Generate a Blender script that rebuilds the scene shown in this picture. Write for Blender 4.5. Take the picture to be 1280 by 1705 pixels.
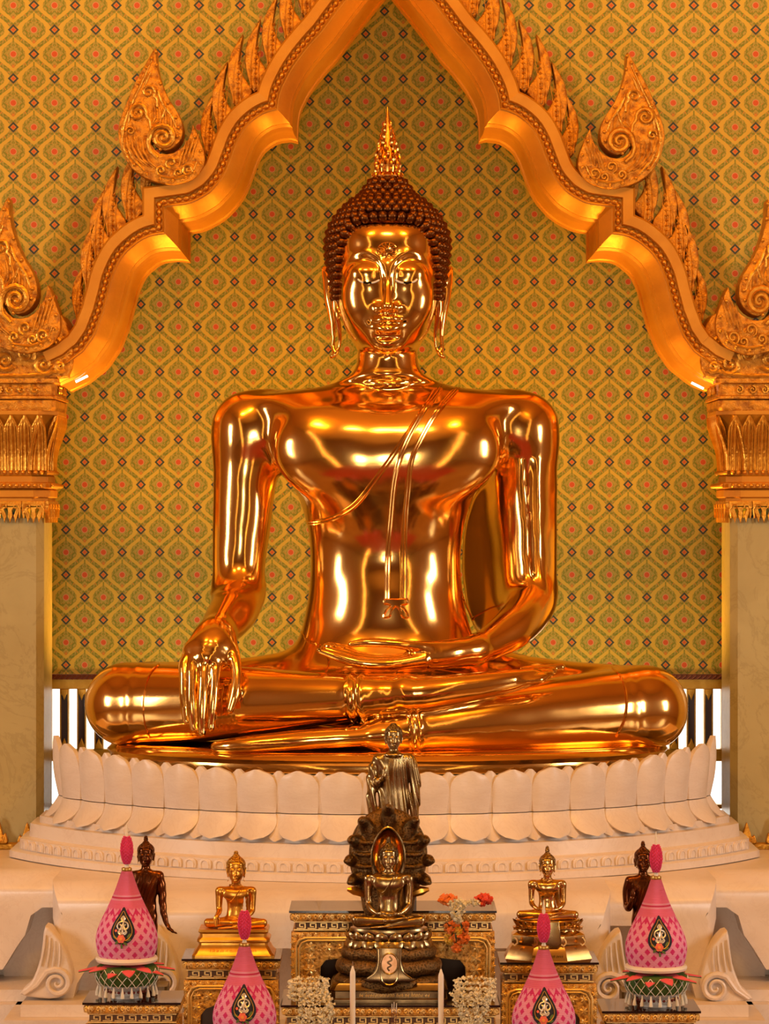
import bpy, bmesh, math, random
import numpy as np
from mathutils import Vector, Matrix
from mathutils.geometry import tessellate_polygon
random.seed(7); RNG = np.random.default_rng(11)
for _o in list(bpy.data.objects): bpy.data.objects.remove(_o)
SC = bpy.context.scene
COL = SC.collection
PI = math.pi
# ------------------------------------------------------------------ camera
FPX, CAMY, CAMZ = 5090.0, -14.0, 2.9
cam_d = bpy.data.cameras.new('camera'); cam = bpy.data.objects.new('camera', cam_d); COL.objects.link(cam)
cam.location = (0, CAMY, CAMZ); cam.rotation_euler = (PI/2, 0, 0)
cam_d.sensor_fit = 'HORIZONTAL'; cam_d.sensor_width = 36.0; cam_d.lens = 36.0*FPX/1280.0
cam_d.clip_end = 200
SC.camera = cam
SC.view_settings.view_transform = 'Standard'; SC.view_settings.look = 'None'
SC.view_settings.gamma = 1.0; SC.view_settings.use_curve_mapping = False
SC.view_settings.exposure = -0.6
SC.cycles.use_denoising = True
SC.cycles.max_bounces = 5; SC.cycles.diffuse_bounces = 3; SC.cycles.glossy_bounces = 4
SC.cycles.adaptive_threshold = 0.04
SC.cycles.sample_clamp_indirect = 6.0
SC.cycles.caustics_reflective = False; SC.cycles.caustics_refractive = False
# ------------------------------------------------------------------ world
wd = bpy.data.worlds.new('world'); SC.world = wd; wd.use_nodes = True
wd.node_tree.nodes['Background'].inputs[0].default_value = (0.72, 0.83, 1.0, 1)
wd.node_tree.nodes['Background'].inputs[1].default_value = 0.2
# ------------------------------------------------------------------ large lights
def area(name, loc, target, size, power, color, sy=None, spread=None):
    d = bpy.data.lights.new(name, 'AREA'); d.energy = power; d.color = color
    d.shape = 'RECTANGLE'; d.size = size; d.size_y = sy or size
    if spread: d.spread = spread
    o = bpy.data.objects.new(name, d); COL.objects.link(o); o.location = loc
    o.rotation_euler = (Vector(target)-Vector(loc)).to_track_quat('-Z', 'Y').to_euler()
    return o
# daylight falling through the hall's side windows and rear doors; warm lamps on the ceiling
WARM = (1.0, .43, .03)
WY = (-5.2,)               # side windows along the hall
DX = (0.0,)                 # rear doors
for sx in (-1, 1):
    for y in WY: area('window_daylight', (sx*7.85, y, 3.3), (0, -1.6 if y > -8 else y, 1.5), 1.3, 180 if y > -8 else 70, (1.0, .90, .80), 3.0, 2.2)
for x in DX: area('door_daylight', (x, -21.75, 2.0), (x*.6, 0, 1.2), 1.6, 560, (1.0, .84, .64), 3.2)
for x in (-3.4, 3.4):
    area('ceiling_flood', (x, -6.5, 9.0), (x*.25, .4, 5.4), .7, 310, WARM, .4)
area('ceiling_flood', (0, -8.5, 9.2), (0, 0, 3.2), 1.4, 230, (1.0, .53, .12), .4)
for sx in (-1, 1): area('ceiling_fill', (sx*6.5, -11.0, 8.3), (sx*3.5, -11.0, 9.6), .4, 420, (1.0, .55, .17), 18.0)  # added fill without a fixture: brightens the ceiling that the gold reflects
for sx in (-1, 1): area('niche_uplight', (sx*1.15, .62, 1.80), (sx*.75, .50, 6.0), .25, 48, (1.0, .46, .05), .25, 2.0)
for sx in (-1, 1): area('niche_wall_fill', (sx*1.0, 1.15, 1.72), (sx*.9, 1.85, 3.6), .3, 10, (1.0, .66, .26), .2)  # added unseen fill behind the pedestal, lifts the lower niche wall

# ------------------------------------------------------------------ helpers
def S(y): return (y-CAMY)/FPX
def W(px, py, y):
    s = S(y); return np.array([(px-640.0)*s, y, CAMZ+(852.0-py)*s])
def tag(o, label=None, cat=None, group=None, kind=None):
    if label: o['label'] = label
    if cat: o['category'] = cat
    if group: o['group'] = group
    if kind: o['kind'] = kind
    return o
def empty(name, loc, label=None, cat=None, group=None, kind=None):
    o = bpy.data.objects.new(name, None); COL.objects.link(o); o.location = Vector([float(c) for c in loc])
    o.empty_display_size = 0.05
    return tag(o, label, cat, group, kind)
def link(name, me, parent=None, loc=None, rot=None, scale=None, mat=None):
    o = bpy.data.objects.new(name, me); COL.objects.link(o)
    if mat is not None and len(me.materials) == 0: me.materials.append(mat)
    if parent is not None: o.parent = parent
    if loc is not None: o.location = Vector([float(c) for c in loc])
    if rot is not None: o.rotation_euler = rot
    if scale is not None: o.scale = scale if hasattr(scale, '__len__') else (scale,)*3
    return o
def absloc(o):
    v = Vector((0, 0, 0))
    while o is not None: v = v + o.location; o = o.parent
    return v
class MB:
    """collects shapes; build() links them as one mesh object"""
    def __init__(s): s.v = []; s.f = []
    def add(s, vs, fs):
        n = len(s.v); s.v.extend([tuple(float(c) for c in p) for p in vs]); s.f.extend([tuple(i+n for i in f) for f in fs]); return s
    def box(s, c, d, rz=0.0, taper=1.0):
        hx, hy, hz = d[0]/2, d[1]/2, d[2]/2; cs, sn = math.cos(rz), math.sin(rz); vs = []
        for z in (-1, 1):
            t = taper if z > 0 else 1.0
            for x, y in ((-1,-1),(1,-1),(1,1),(-1,1)):
                a, b = x*hx*t, y*hy*t
                vs.append((c[0]+a*cs-b*sn, c[1]+a*sn+b*cs, c[2]+z*hz))
        return s.add(vs, [(3,2,1,0),(4,5,6,7),(0,1,5,4),(1,2,6,5),(2,3,7,6),(3,0,4,7)])
    def lathe(s, prof, seg=32, c=(0,0,0), sx=1.0, sy=1.0, cap=True, a0=0.0, a1=2*PI):
        full = abs(a1-a0-2*PI) < 1e-6; n = seg if full else seg+1; vs = []; fs = []
        for r, z in prof:
            for i in range(n):
                a = a0+(a1-a0)*i/seg; vs.append((c[0]+r*sx*math.cos(a), c[1]+r*sy*math.sin(a), c[2]+z))
        for j in range(len(prof)-1):
            for i in range(seg):
                k = (i+1) % n; fs.append((j*n+i, j*n+k, (j+1)*n+k, (j+1)*n+i))
        if cap and full:
            fs.append(tuple(range(n-1,-1,-1))); fs.append(tuple((len(prof)-1)*n+i for i in range(n)))
        return s.add(vs, fs)
    def tube(s, pts, rad, seg=8, cap=True, closed=False, flat=1.0, up=(0,0,1)):
        P = [Vector([float(c) for c in p]) for p in pts]; n = len(P); R = [rad]*n if not hasattr(rad, '__len__') else list(rad)
        vs = []; fs = []; upv = Vector(up); prev = None
        for i in range(n):
            if closed: t = P[(i+1) % n]-P[i-1]
            else: t = P[min(i+1, n-1)]-P[max(i-1, 0)]
            if t.length < 1e-9: t = Vector((0,0,1))
            t.normalize()
            if prev is None:
                a = upv.cross(t)
                if a.length < 1e-3: a = Vector((1,0,0)).cross(t)
            else: a = prev-t*prev.dot(t)
            a.normalize(); prev = a; b = t.cross(a)
            for k in range(seg):
                th = 2*PI*k/seg; vs.append(P[i]+(a*math.cos(th)+b*math.sin(th)*flat)*R[i])
        m = n if closed else n-1
        for i in range(m):
            j = (i+1) % n
            for k in range(seg):
                l = (k+1) % seg; fs.append((i*seg+k, i*seg+l, j*seg+l, j*seg+k))
        if cap and not closed:
            fs.append(tuple(range(seg-1,-1,-1))); fs.append(tuple((n-1)*seg+k for k in range(seg)))
        return s.add(vs, fs)
    def prism(s, poly, y0, y1, bev=0.0, nb=3):
        """poly in (x,z), extruded from y0 (front) to y1 (back); bev rounds the front edge"""
        n = len(poly); A = sum(poly[i][0]*poly[(i+1)%n][1]-poly[(i+1)%n][0]*poly[i][1] for i in range(n))
        poly = [tuple(p) for p in (poly[::-1] if A < 0 else poly)]
        vs = []; rings = []
        def ring(pl, y): rings.append(len(vs)); vs.extend([(p[0], y, p[1]) for p in pl])
        if bev > 0:
            for k in range(nb):
                t = PI/2*k/nb; ring(inset(poly, bev*(1-math.sin(t))), y0+bev*(1-math.cos(t)))
            ring(poly, y0+bev)
        else: ring(poly, y0)
        ring(poly, y1)
        tri = tessellate_polygon([[Vector((p[0], p[1], 0)) for p in poly]]) if n > 4 else [(0,1,2),(0,2,3)][:n-2]
        fs = [tuple(rings[0]+i for i in t) for t in tri]+[tuple(rings[-1]+i for i in t[::-1]) for t in tri]
        for a, b in zip(rings[:-1], rings[1:]):
            for i in range(n):
                j = (i+1) % n; fs.append((a+j, a+i, b+i, b+j))
        return s.add(vs, fs)
    def build(s, name, mat=None, parent=None, smooth=True, angle=40, fix=True, kind=None):
        off = absloc(parent) if parent is not None else Vector((0,0,0))
        me = s.mesh(name, mat, smooth, angle, off, fix)
        o = link(name, me, parent)
        if kind: o['kind'] = kind
        return o
    def mesh(s, name, mat=None, smooth=True, angle=40, off=Vector((0,0,0)), fix=True):
        me = bpy.data.meshes.new(name)
        me.from_pydata([(p[0]-off[0], p[1]-off[1], p[2]-off[2]) for p in s.v], [], s.f)
        if fix:
            bm = bmesh.new(); bm.from_mesh(me); bmesh.ops.recalc_face_normals(bm, faces=bm.faces); bm.to_mesh(me); bm.free()
        if smooth:
            me.polygons.foreach_set('use_smooth', [True]*len(me.polygons))
            try: me.set_sharp_from_angle(angle=math.radians(angle))
            except Exception: pass
        if mat is not None: me.materials.append(mat)
        me.update(); return me
def inset(poly, d):
    n = len(poly); out = []
    for i in range(n):
        a, b, c = Vector(poly[i-1]), Vector(poly[i]), Vector(poly[(i+1)%n])
        e1 = (b-a); e2 = (c-b)
        if e1.length < 1e-9 or e2.length < 1e-9: out.append(tuple(b)); continue
        e1.normalize(); e2.normalize(); n1 = Vector((-e1.y, e1.x)); n2 = Vector((-e2.y, e2.x)); m = n1+n2
        if m.length < 1e-3: out.append(tuple(b)); continue
        m.normalize(); k = d/max(m.dot(n1), 0.35); out.append((b.x+m.x*k, b.y+m.y*k))
    return out
def crom(pts, n=8, closed=False):
    """Catmull-Rom samples through pts (any dimension)"""
    P = np.array(pts, float); m = len(P); out = []
    rng = range(m) if closed else range(m-1)
    for i in rng:
        p0 = P[i-1] if (closed or i > 0) else 2*P[0]-P[1]; p1 = P[i]; p2 = P[(i+1) % m]
        p3 = P[(i+2) % m] if (closed or i+2 < m) else 2*P[-1]-P[-2]
        for k in range(n):
            t = k/n; out.append(0.5*((2*p1)+(-p0+p2)*t+(2*p0-5*p1+4*p2-p3)*t*t+(-p0+3*p1-3*p2+p3)*t**3))
    if not closed: out.append(P[-1])
    return np.array(out)

# ------------------------------------------------------------------ materials
class V:
    """node expression: python arithmetic on shader sockets"""
    def __init__(s, nt, sock): s.nt, s.s = nt, sock
    def _m(s, op, *a, clamp=False):
        n = s.nt.nodes.new('ShaderNodeMath'); n.operation = op; n.use_clamp = clamp
        for i, x in enumerate(a):
            if isinstance(x, V): s.nt.links.new(x.s, n.inputs[i])
            else: n.inputs[i].default_value = float(x)
        return V(s.nt, n.outputs[0])
    def __add__(s, o): return s._m('ADD', s, o)
    __radd__ = __add__
    def __sub__(s, o): return s._m('SUBTRACT', s, o)
    def __rsub__(s, o): return s._m('SUBTRACT', o, s)
    def __mul__(s, o): return s._m('MULTIPLY', s, o)
    __rmul__ = __mul__
    def __truediv__(s, o): return s._m('DIVIDE', s, o)
    def floor(s): return s._m('FLOOR', s)
    def fract(s): return s._m('FRACT', s)
    def abs(s): return s._m('ABSOLUTE', s)
    def cos(s): return s._m('COSINE', s)
    def sin(s): return s._m('SINE', s)
    def sqrt(s): return s._m('SQRT', s)
    def min(s, o): return s._m('MINIMUM', s, o)
    def max(s, o): return s._m('MAXIMUM', s, o)
    def lt(s, o): return s._m('LESS_THAN', s, o)
    def gt(s, o): return s._m('GREATER_THAN', s, o)
    def step(s, a, b):
        n = s.nt.nodes.new('ShaderNodeMapRange'); n.interpolation_type = 'SMOOTHSTEP'
        s.nt.links.new(s.s, n.inputs[0]); n.inputs[1].default_value = a; n.inputs[2].default_value = b
        return V(s.nt, n.outputs[0])
def newmat(name, col=(0.8,0.8,0.8), rough=0.5, metal=0.0, spec=None, coat=0.0):
    m = bpy.data.materials.new(name); m.use_nodes = True; b = m.node_tree.nodes['Principled BSDF']
    b.inputs['Base Color'].default_value = (*col, 1); b.inputs['Roughness'].default_value = rough; b.inputs['Metallic'].default_value = metal
    if spec is not None: b.inputs['Specular IOR Level'].default_value = spec
    if coat: b.inputs['Coat Weight'].default_value = coat
    m.diffuse_color = (*col, 1)
    return m
def bs(m): return m.node_tree.nodes['Principled BSDF']
def coords(m, kind='Object'):
    nt = m.node_tree; t = nt.nodes.new('ShaderNodeTexCoord'); x = nt.nodes.new('ShaderNodeSeparateXYZ'); nt.links.new(t.outputs[kind], x.inputs[0])
    return [V(nt, x.outputs[i]) for i in range(3)], t.outputs[kind]
def noise(m, vec, scale, detail=3.0, rough=0.55, dist=0.0):
    n = m.node_tree.nodes.new('ShaderNodeTexNoise'); n.inputs['Scale'].default_value = scale; n.inputs['Detail'].default_value = detail
    n.inputs['Roughness'].default_value = rough; n.inputs['Distortion'].default_value = dist
    m.node_tree.links.new(vec, n.inputs['Vector']); return V(m.node_tree, n.outputs['Fac'])
def voro(m, vec, scale, feature='F1', out='Distance'):
    n = m.node_tree.nodes.new('ShaderNodeTexVoronoi'); n.inputs['Scale'].default_value = scale; n.feature = feature
    m.node_tree.links.new(vec, n.inputs['Vector']); return V(m.node_tree, n.outputs[out])
def mix(m, fac, a, b):
    n = m.node_tree.nodes.new('ShaderNodeMix'); n.data_type = 'RGBA'
    for i, x in ((0, fac), (6, a), (7, b)):
        if isinstance(x, V): m.node_tree.links.new(x.s, n.inputs[i])
        elif i == 0: n.inputs[0].default_value = x
        else: n.inputs[i].default_value = (*x, 1)
    return V(m.node_tree, n.outputs[2])
def setin(m, name, v): m.node_tree.links.new(v.s, bs(m).inputs[name])
def bump(m, v, strength=0.3, dist=0.01):
    n = m.node_tree.nodes.new('ShaderNodeBump'); n.inputs['Strength'].default_value = strength; n.inputs['Distance'].default_value = dist
    m.node_tree.links.new(v.s, n.inputs['Height']); m.node_tree.links.new(n.outputs[0], bs(m).inputs['Normal'])
def worn_metal(name, c1, c2, rough, nscale=6.0, bstr=0.0, bscale=30.0, metal=1.0, rvar=0.1):
    m = newmat(name, c1, rough, metal); _, vec = coords(m)
    n = noise(m, vec, nscale, 4.0); setin(m, 'Base Color', mix(m, n.step(0.35, 0.65), c1, c2))
    r = n*rvar*2+(rough-rvar); setin(m, 'Roughness', r)
    if bstr: bump(m, noise(m, vec, bscale, 2.0), bstr, 0.01)
    return m
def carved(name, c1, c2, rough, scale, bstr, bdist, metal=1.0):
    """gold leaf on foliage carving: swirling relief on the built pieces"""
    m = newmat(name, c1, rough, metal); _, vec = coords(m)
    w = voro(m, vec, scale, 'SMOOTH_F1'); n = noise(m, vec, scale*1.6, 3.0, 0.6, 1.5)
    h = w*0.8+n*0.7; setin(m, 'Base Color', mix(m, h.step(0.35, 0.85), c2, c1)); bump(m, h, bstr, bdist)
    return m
def wallpaper(name, pu, pv, u0, v0):
    m = newmat(name, (0.6,0.45,0.2), 0.55); (x, y, z), vec = coords(m)
    u = (x-u0)/pu; v = (z-v0)/pv
    a = u.fract()-0.5; b = v.fract()-0.5            # medallion A centre at (0,0)
    t = a.abs()-0.25*(1.0+(b*(2*PI)).cos())
    inA = t.lt(0.0); d = t.abs()
    # own-centre coordinates
    def sgn_half(w): return w-(w.gt(0.0)-0.5)
    a2 = sgn_half(a); b2 = sgn_half(b)
    ca = inA*a+(1.0-inA)*a2; cb = inA*b+(1.0-inA)*b2
    r = (ca*ca+cb*cb*1.37).sqrt()
    # nodes: diamonds at (0.5,0) and (0,0.5)
    k1 = a2.abs()+b.abs()*1.2; k2 = a.abs()+b2.abs()*1.2; kd = k1.min(k2)
    n1 = noise(m, vec, 42.0, 3.0, 0.6); n2 = noise(m, vec, 75.0, 2.0, 0.6); n3 = noise(m, vec, 60.0, 2.0)
    cream, green, grey = (0.68,0.46,0.055), (0.19,0.23,0.018), (0.44,0.345,0.065)
    orange, red, pink, blue = (0.62,0.25,0.04), (0.66,0.10,0.025), (0.68,0.34,0.17), (0.028,0.06,0.06)
    def motif(scale, detail=2.0):
        cx_ = m.node_tree.nodes.new('ShaderNodeCombineXYZ'); m.node_tree.links.new(ca.abs().s, cx_.inputs[0]); m.node_tree.links.new(cb.s, cx_.inputs[1]); return noise(m, cx_.outputs[0], scale, detail, .55)
    n1, n2, n3 = motif(13.0), motif(19.0, 1.0), motif(15.5)
    leaf = mix(m, n1.step(0.44, 0.56), green, grey); leaf = mix(m, n2.step(0.60, 0.67), leaf, orange)
    # petals of the medallion: scalloped foliage inside the ogee
    med = mix(m, n3.step(0.46, 0.56), grey, green); med = mix(m, n2.step(0.62, 0.70), med, orange)
    inside = (d-0.07*(n1-0.5)).step(0.20, 0.225)
    pointed = cb.abs().step(0.40, 0.32)
    near = kd.step(0.17, 0.12)
    strip = d.step(0.088, 0.068)
    c = mix(m, strip*n1.step(0.26, 0.36), cream, leaf)
    c = mix(m, near*strip*n3.step(0.42,0.52), c, orange)
    c = mix(m, inside*pointed*0.92, c, med)
    c = mix(m, r.step(0.135, 0.12)*inside*0.7, c, grey)
    c = mix(m, r.step(0.088, 0.081), c, pink); c = mix(m, r.step(0.070, 0.063), c, red)
    bar = ca.abs().lt(0.018)*(cb-0.30).abs().lt(0.04); c = mix(m, bar*0.8, c, green)
    dot = ((ca*ca)+(cb+0.25)*(cb+0.25)*1.3).sqrt(); c = mix(m, dot.step(0.045,0.035), c, orange)
    c = mix(m, kd.step(0.140, 0.130), c, blue); c = mix(m, kd.step(0.080, 0.072), c, orange); c = mix(m, kd.step(0.048, 0.042), c, red)
    setin(m, 'Base Color', c)
    return m
def marble(name, c1, c2, c3, rough=0.3, scale=1.5, vein=0.5):
    m = newmat(name, c1, rough, 0.0, 0.4); _, vec = coords(m)
    n = noise(m, vec, scale, 6.0, 0.6, 0.8); v = noise(m, vec, scale*2.2, 8.0, 0.65, 2.0)
    c = mix(m, n.step(0.35, 0.68), c1, c2); vv = (v-0.5).abs().step(0.035, 0.0)
    setin(m, 'Base Color', mix(m, vv*vein, c, c3)); return m

M = {}
BODY_H = 0.0084
M['gold'] = worn_metal('polished_gold', (1.0,.62,.19), (1.0,.58,.16), .135, 1.6, .05, 7.0, rvar=.02)
M['gold_red'] = worn_metal('reddish_gold', (.80,.40,.09), (.60,.26,.05), .26, 14)
M['hair'] = worn_metal('dark_bronze_hair', (.20,.07,.018), (.11,.035,.010), .36, 18)
M['shell'] = newmat('shell_inlay', (.85,.8,.72), .25)
M['black'] = newmat('black_inlay', (.006,.006,.006), .15)

# ------------------------------------------------------------------ sculpting kernel (implicit surfaces -> one continuous mesh)
def smin(a, b, k):
    if k <= 0: return np.minimum(a, b)
    h = np.maximum(k-np.abs(a-b), 0.0)/k; return np.minimum(a, b)-h*h*k*0.25
class Sculpt:
    def __init__(s): s.ops = []
    def _add(s, mode, fn, lo, hi, k): s.ops.append((mode, fn, np.array(lo, float)-k-0.02, np.array(hi, float)+k+0.02, k)); return s
    def tube(s, pts, rad, k=0.02, n=4, mode='u', flat=None):
        P = np.array(pts, float); R = np.array(rad, float) if hasattr(rad, '__len__') else np.full(len(P), float(rad))
        if n > 1 and len(P) > 2:
            Q = crom(np.column_stack([P, R]), n); P, R = Q[:, :3], np.maximum(Q[:, 3], 1e-4)
        lo = (P-R[:, None]).min(0); hi = (P+R[:, None]).max(0)
        if flat is not None:
            ax = np.array(flat[0], float); ax /= np.linalg.norm(ax); f = flat[1]
            P = P+np.outer(P@ax, ax)*(1/f-1)
        A, B, ra, rb = P[:-1], P[1:], R[:-1], R[1:]
        def fn0(p, A, AB, ll):
            pa2 = (p*p).sum(1)[:, None]-2*p@A.T+(A*A).sum(1); pb = p@AB.T-(A*AB).sum(1)
            t = np.clip(pb/ll, 0, 1); d2 = pa2-2*t*pb+t*t*ll
            return (np.sqrt(np.maximum(d2, 0))-(ra+(rb-ra)*t)).min(1)
        def fn(p):
            if flat is not None: p = p+np.outer(p@ax, ax)*(1/f-1)
            AB = B-A; ll = np.maximum((AB*AB).sum(1), 1e-12)
            if len(p) > 6000: return np.concatenate([fn0(c, A, AB, ll) for c in np.array_split(p, len(p)//4000)])*(min(f, 1.0) if flat is not None else 1.0)
            d = fn0(p, A, AB, ll)
            return d*(min(f, 1.0) if flat is not None else 1.0)
        return s._add(mode, fn, lo, hi, k)
    def ell(s, c, r, k=0.02, mode='u', rot=None):
        c = np.array(c, float); r = np.array(r, float) if hasattr(r, '__len__') else np.full(3, float(r))
        M = np.array(rot.to_3x3()) if rot is not None else None
        m = r.max() if rot is not None else r
        def fn(p):
            q = p-c
            if M is not None: q = q@M
            k0 = np.sqrt(((q/r)**2).sum(1)); k1 = np.sqrt(((q/(r*r))**2).sum(1))
            return k0*(k0-1)/np.maximum(k1, 1e-9)
        return s._add(mode, fn, c-m, c+m, k)
    def loft(s, z, cx, cy, a, bf, bb, p=2.0, k=0.02, mode='u', inflate=0.0):
        L = Loft(z, cx, cy, a, bf, bb, p)
        lo = (min(L.cx-L.a), min(L.cy-L.bf), L.z[0]); hi = (max(L.cx+L.a), max(L.cy+L.bb), L.z[-1])
        s._add(mode, lambda q: L.dist(q)-inflate, np.array(lo)-inflate, np.array(hi)+inflate, k); return L
    def func(s, fn, lo, hi, k=0.0, mode='d'): return s._add(mode, fn, lo, hi, k)
    def val(s, p, lo=None, hi=None):
        d = np.full(len(p), 0.4)
        for mode, fn, l, h, k in s.ops:
            if lo is not None and ((l[0] > hi[0] or l[1] > hi[1] or l[2] > hi[2] or h[0] < lo[0] or h[1] < lo[1] or h[2] < lo[2])): continue
            if mode == 'd': d = d+fn(p); continue
            e = fn(p)
            if mode == 'u': d = smin(d, e, k)
            elif mode == 's': d = -smin(-d, e, k)
            elif mode == 'i': d = -smin(-d, -e, k)
        return d
    def front(s, x, z, y0=-1.4, y1=0.6, step=0.01):
        """first surface point along +y at each (x,z)"""
        x = np.atleast_1d(np.asarray(x, float)); z = np.atleast_1d(np.asarray(z, float)); out = np.full(len(x), np.nan)
        y = np.full(len(x), y0); act = np.ones(len(x), bool)
        for _ in range(400):
            i = np.nonzero(act)[0]
            if len(i) == 0: break
            d = s.val(np.column_stack([x[i], y[i], z[i]])); hit = d < 0.0008
            out[i[hit]] = y[i[hit]]; y[i] += np.clip(d*0.7, 0.0008, 0.08); act[i[hit]] = False; act &= (y < y1)
        return out
    def mesh(s, name, h, mat=None, lo=None, hi=None, off=(0,0,0), scale=1.0, project=True, relax=None):
        lo = np.array(lo if lo is not None else np.min([o[2] for o in s.ops if o[0] == 'u'], 0))-2*h
        hi = np.array(hi if hi is not None else np.max([o[3] for o in s.ops if o[0] == 'u'], 0))+2*h
        B = 8; nb = np.ceil((hi-lo)/(h*B)).astype(int); N = nb*B+1
        G = np.empty(N, np.float32)
        ii = np.stack(np.meshgrid(*[np.arange(n) for n in nb], indexing='ij'), -1).reshape(-1, 3)
        cen = lo+(ii+0.5)*B*h; cv = np.concatenate([s.val(c) for c in np.array_split(cen, max(1, len(cen)//20000))])
        g0 = np.repeat(np.repeat(np.repeat(cv.reshape(nb).astype(np.float32), B, 0), B, 1), B, 2)
        G[:] = 0.4; G[:-1, :-1, :-1] = g0
        near = np.abs(cv) < B*h*0.87*1.35+0.006
        st = np.arange(B+1); loc = np.stack(np.meshgrid(st, st, st, indexing='ij'), -1).reshape(-1, 3)*h
        for b in ii[near]:
            o = lo+b*B*h; p = o+loc
            G[b[0]*B:b[0]*B+B+1, b[1]*B:b[1]*B+B+1, b[2]*B:b[2]*B+B+1] = s.val(p, o, o+B*h).reshape(B+1, B+1, B+1)
        neg = G < 0; M = N-1
        cnt = np.zeros(M, np.uint8)
        for dx in (0, 1):
            for dy in (0, 1):
                for dz in (0, 1): cnt += neg[dx:dx+M[0], dy:dy+M[1], dz:dz+M[2]]
        cells = np.nonzero(((cnt > 0) & (cnt < 8)).ravel())[0]
        ci = np.stack(np.unravel_index(cells, M), -1)
        acc = np.zeros((len(ci), 3)); num = np.zeros(len(ci))
        cor = [(0,0,0),(1,0,0),(0,1,0),(1,1,0),(0,0,1),(1,0,1),(0,1,1),(1,1,1)]
        gv = [G[ci[:,0]+c[0], ci[:,1]+c[1], ci[:,2]+c[2]].astype(float) for c in cor]
        for i, j in ((0,1),(2,3),(4,5),(6,7),(0,2),(1,3),(4,6),(5,7),(0,4),(1,5),(2,6),(3,7)):
            c = (gv[i] < 0) != (gv[j] < 0); t = np.where(c, gv[i]/np.where(c, gv[i]-gv[j], 1), 0)
            pt = np.array(cor[i])+t[:, None]*(np.array(cor[j])-np.array(cor[i])); acc += np.where(c[:, None], pt, 0); num += c
        vert = lo+(ci+acc/num[:, None])*h
        quads = []
        for ax in range(3):
            u, v = (ax+1) % 3, (ax+2) % 3
            sl = [slice(1, -1)]*3; sl[ax] = slice(0, -1); sh = [slice(1, -1)]*3; sh[ax] = slice(1, None)
            e = neg[tuple(sl)] != neg[tuple(sh)]; idx = np.stack(np.nonzero(e), -1)
            idx[:, u] += 1; idx[:, v] += 1
            fl = neg[tuple(idx.T)]
            q = []
            for du, dv in ((-1,-1),(0,-1),(0,0),(-1,0)):
                c = idx.copy(); c[:, u] += du; c[:, v] += dv
                q.append(np.searchsorted(cells, np.ravel_multi_index(tuple(c.T), M)))
            q = np.stack(q, -1); q[~fl] = q[~fl][:, ::-1]; quads.append(q)
        quads = np.concatenate(quads)
        nrm = np.zeros_like(vert)
        bid = (ci//B); key = np.ravel_multi_index(tuple(bid.T), nb); order = np.argsort(key, kind='stable'); ks = key[order]
        cuts = np.nonzero(np.diff(ks))[0]+1; e = h*0.5
        tet = np.array([(1,-1,-1),(-1,-1,1),(-1,1,-1),(1,1,1)], float)
        for g in np.split(order, cuts):
            p = vert[g]
            for it in range(2 if project else 1):
                l, hh = p.min(0)-h, p.max(0)+h
                d = s.val((p[:, None, :]+tet*e).reshape(-1, 3), l, hh).reshape(-1, 4); gr = (d[:, :, None]*tet).sum(1)/(4*e)
                gl = np.maximum((gr**2).sum(1), 0.05)
                if project and it == 0: p = p-np.clip(d.mean(1)/gl, -h, h)[:, None]*gr
            vert[g] = p; nrm[g] = gr/np.sqrt(np.maximum((gr**2).sum(1), 1e-12))[:, None]
        if relax is not None:                     # even out the shading normals where asked (broad polished surfaces)
            wgt = relax(vert)[:, None]; ea = np.concatenate([quads[:, i] for i in range(4)]); eb = np.concatenate([quads[:, (i+1) % 4] for i in range(4)])
            deg = np.bincount(ea, minlength=len(vert))+np.bincount(eb, minlength=len(vert))
            for _ in range(10):
                acc2 = np.stack([np.bincount(ea, nrm[eb, c], len(vert))+np.bincount(eb, nrm[ea, c], len(vert)) for c in range(3)], -1)/np.maximum(deg, 1)[:, None]
                nrm = nrm*(1-wgt)+acc2*wgt; nrm /= np.maximum(np.linalg.norm(nrm, axis=1), 1e-9)[:, None]
        me = bpy.data.meshes.new(name); vv = (vert-np.array(off))*scale
        me.vertices.add(len(vv)); me.vertices.foreach_set('co', vv.astype(np.float32).ravel())
        me.loops.add(len(quads)*4); me.loops.foreach_set('vertex_index', quads.astype(np.int32).ravel())
        me.polygons.add(len(quads)); me.polygons.foreach_set('loop_start', np.arange(0, len(quads)*4, 4, dtype=np.int32))
        me.update(calc_edges=True); me.validate(); me.polygons.foreach_set('use_smooth', np.ones(len(me.polygons), bool))
        if len(me.vertices) == len(nrm): me.normals_split_custom_set_from_vertices(nrm.astype(np.float32))
        if mat is not None: me.materials.append(mat)
        return me
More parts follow.
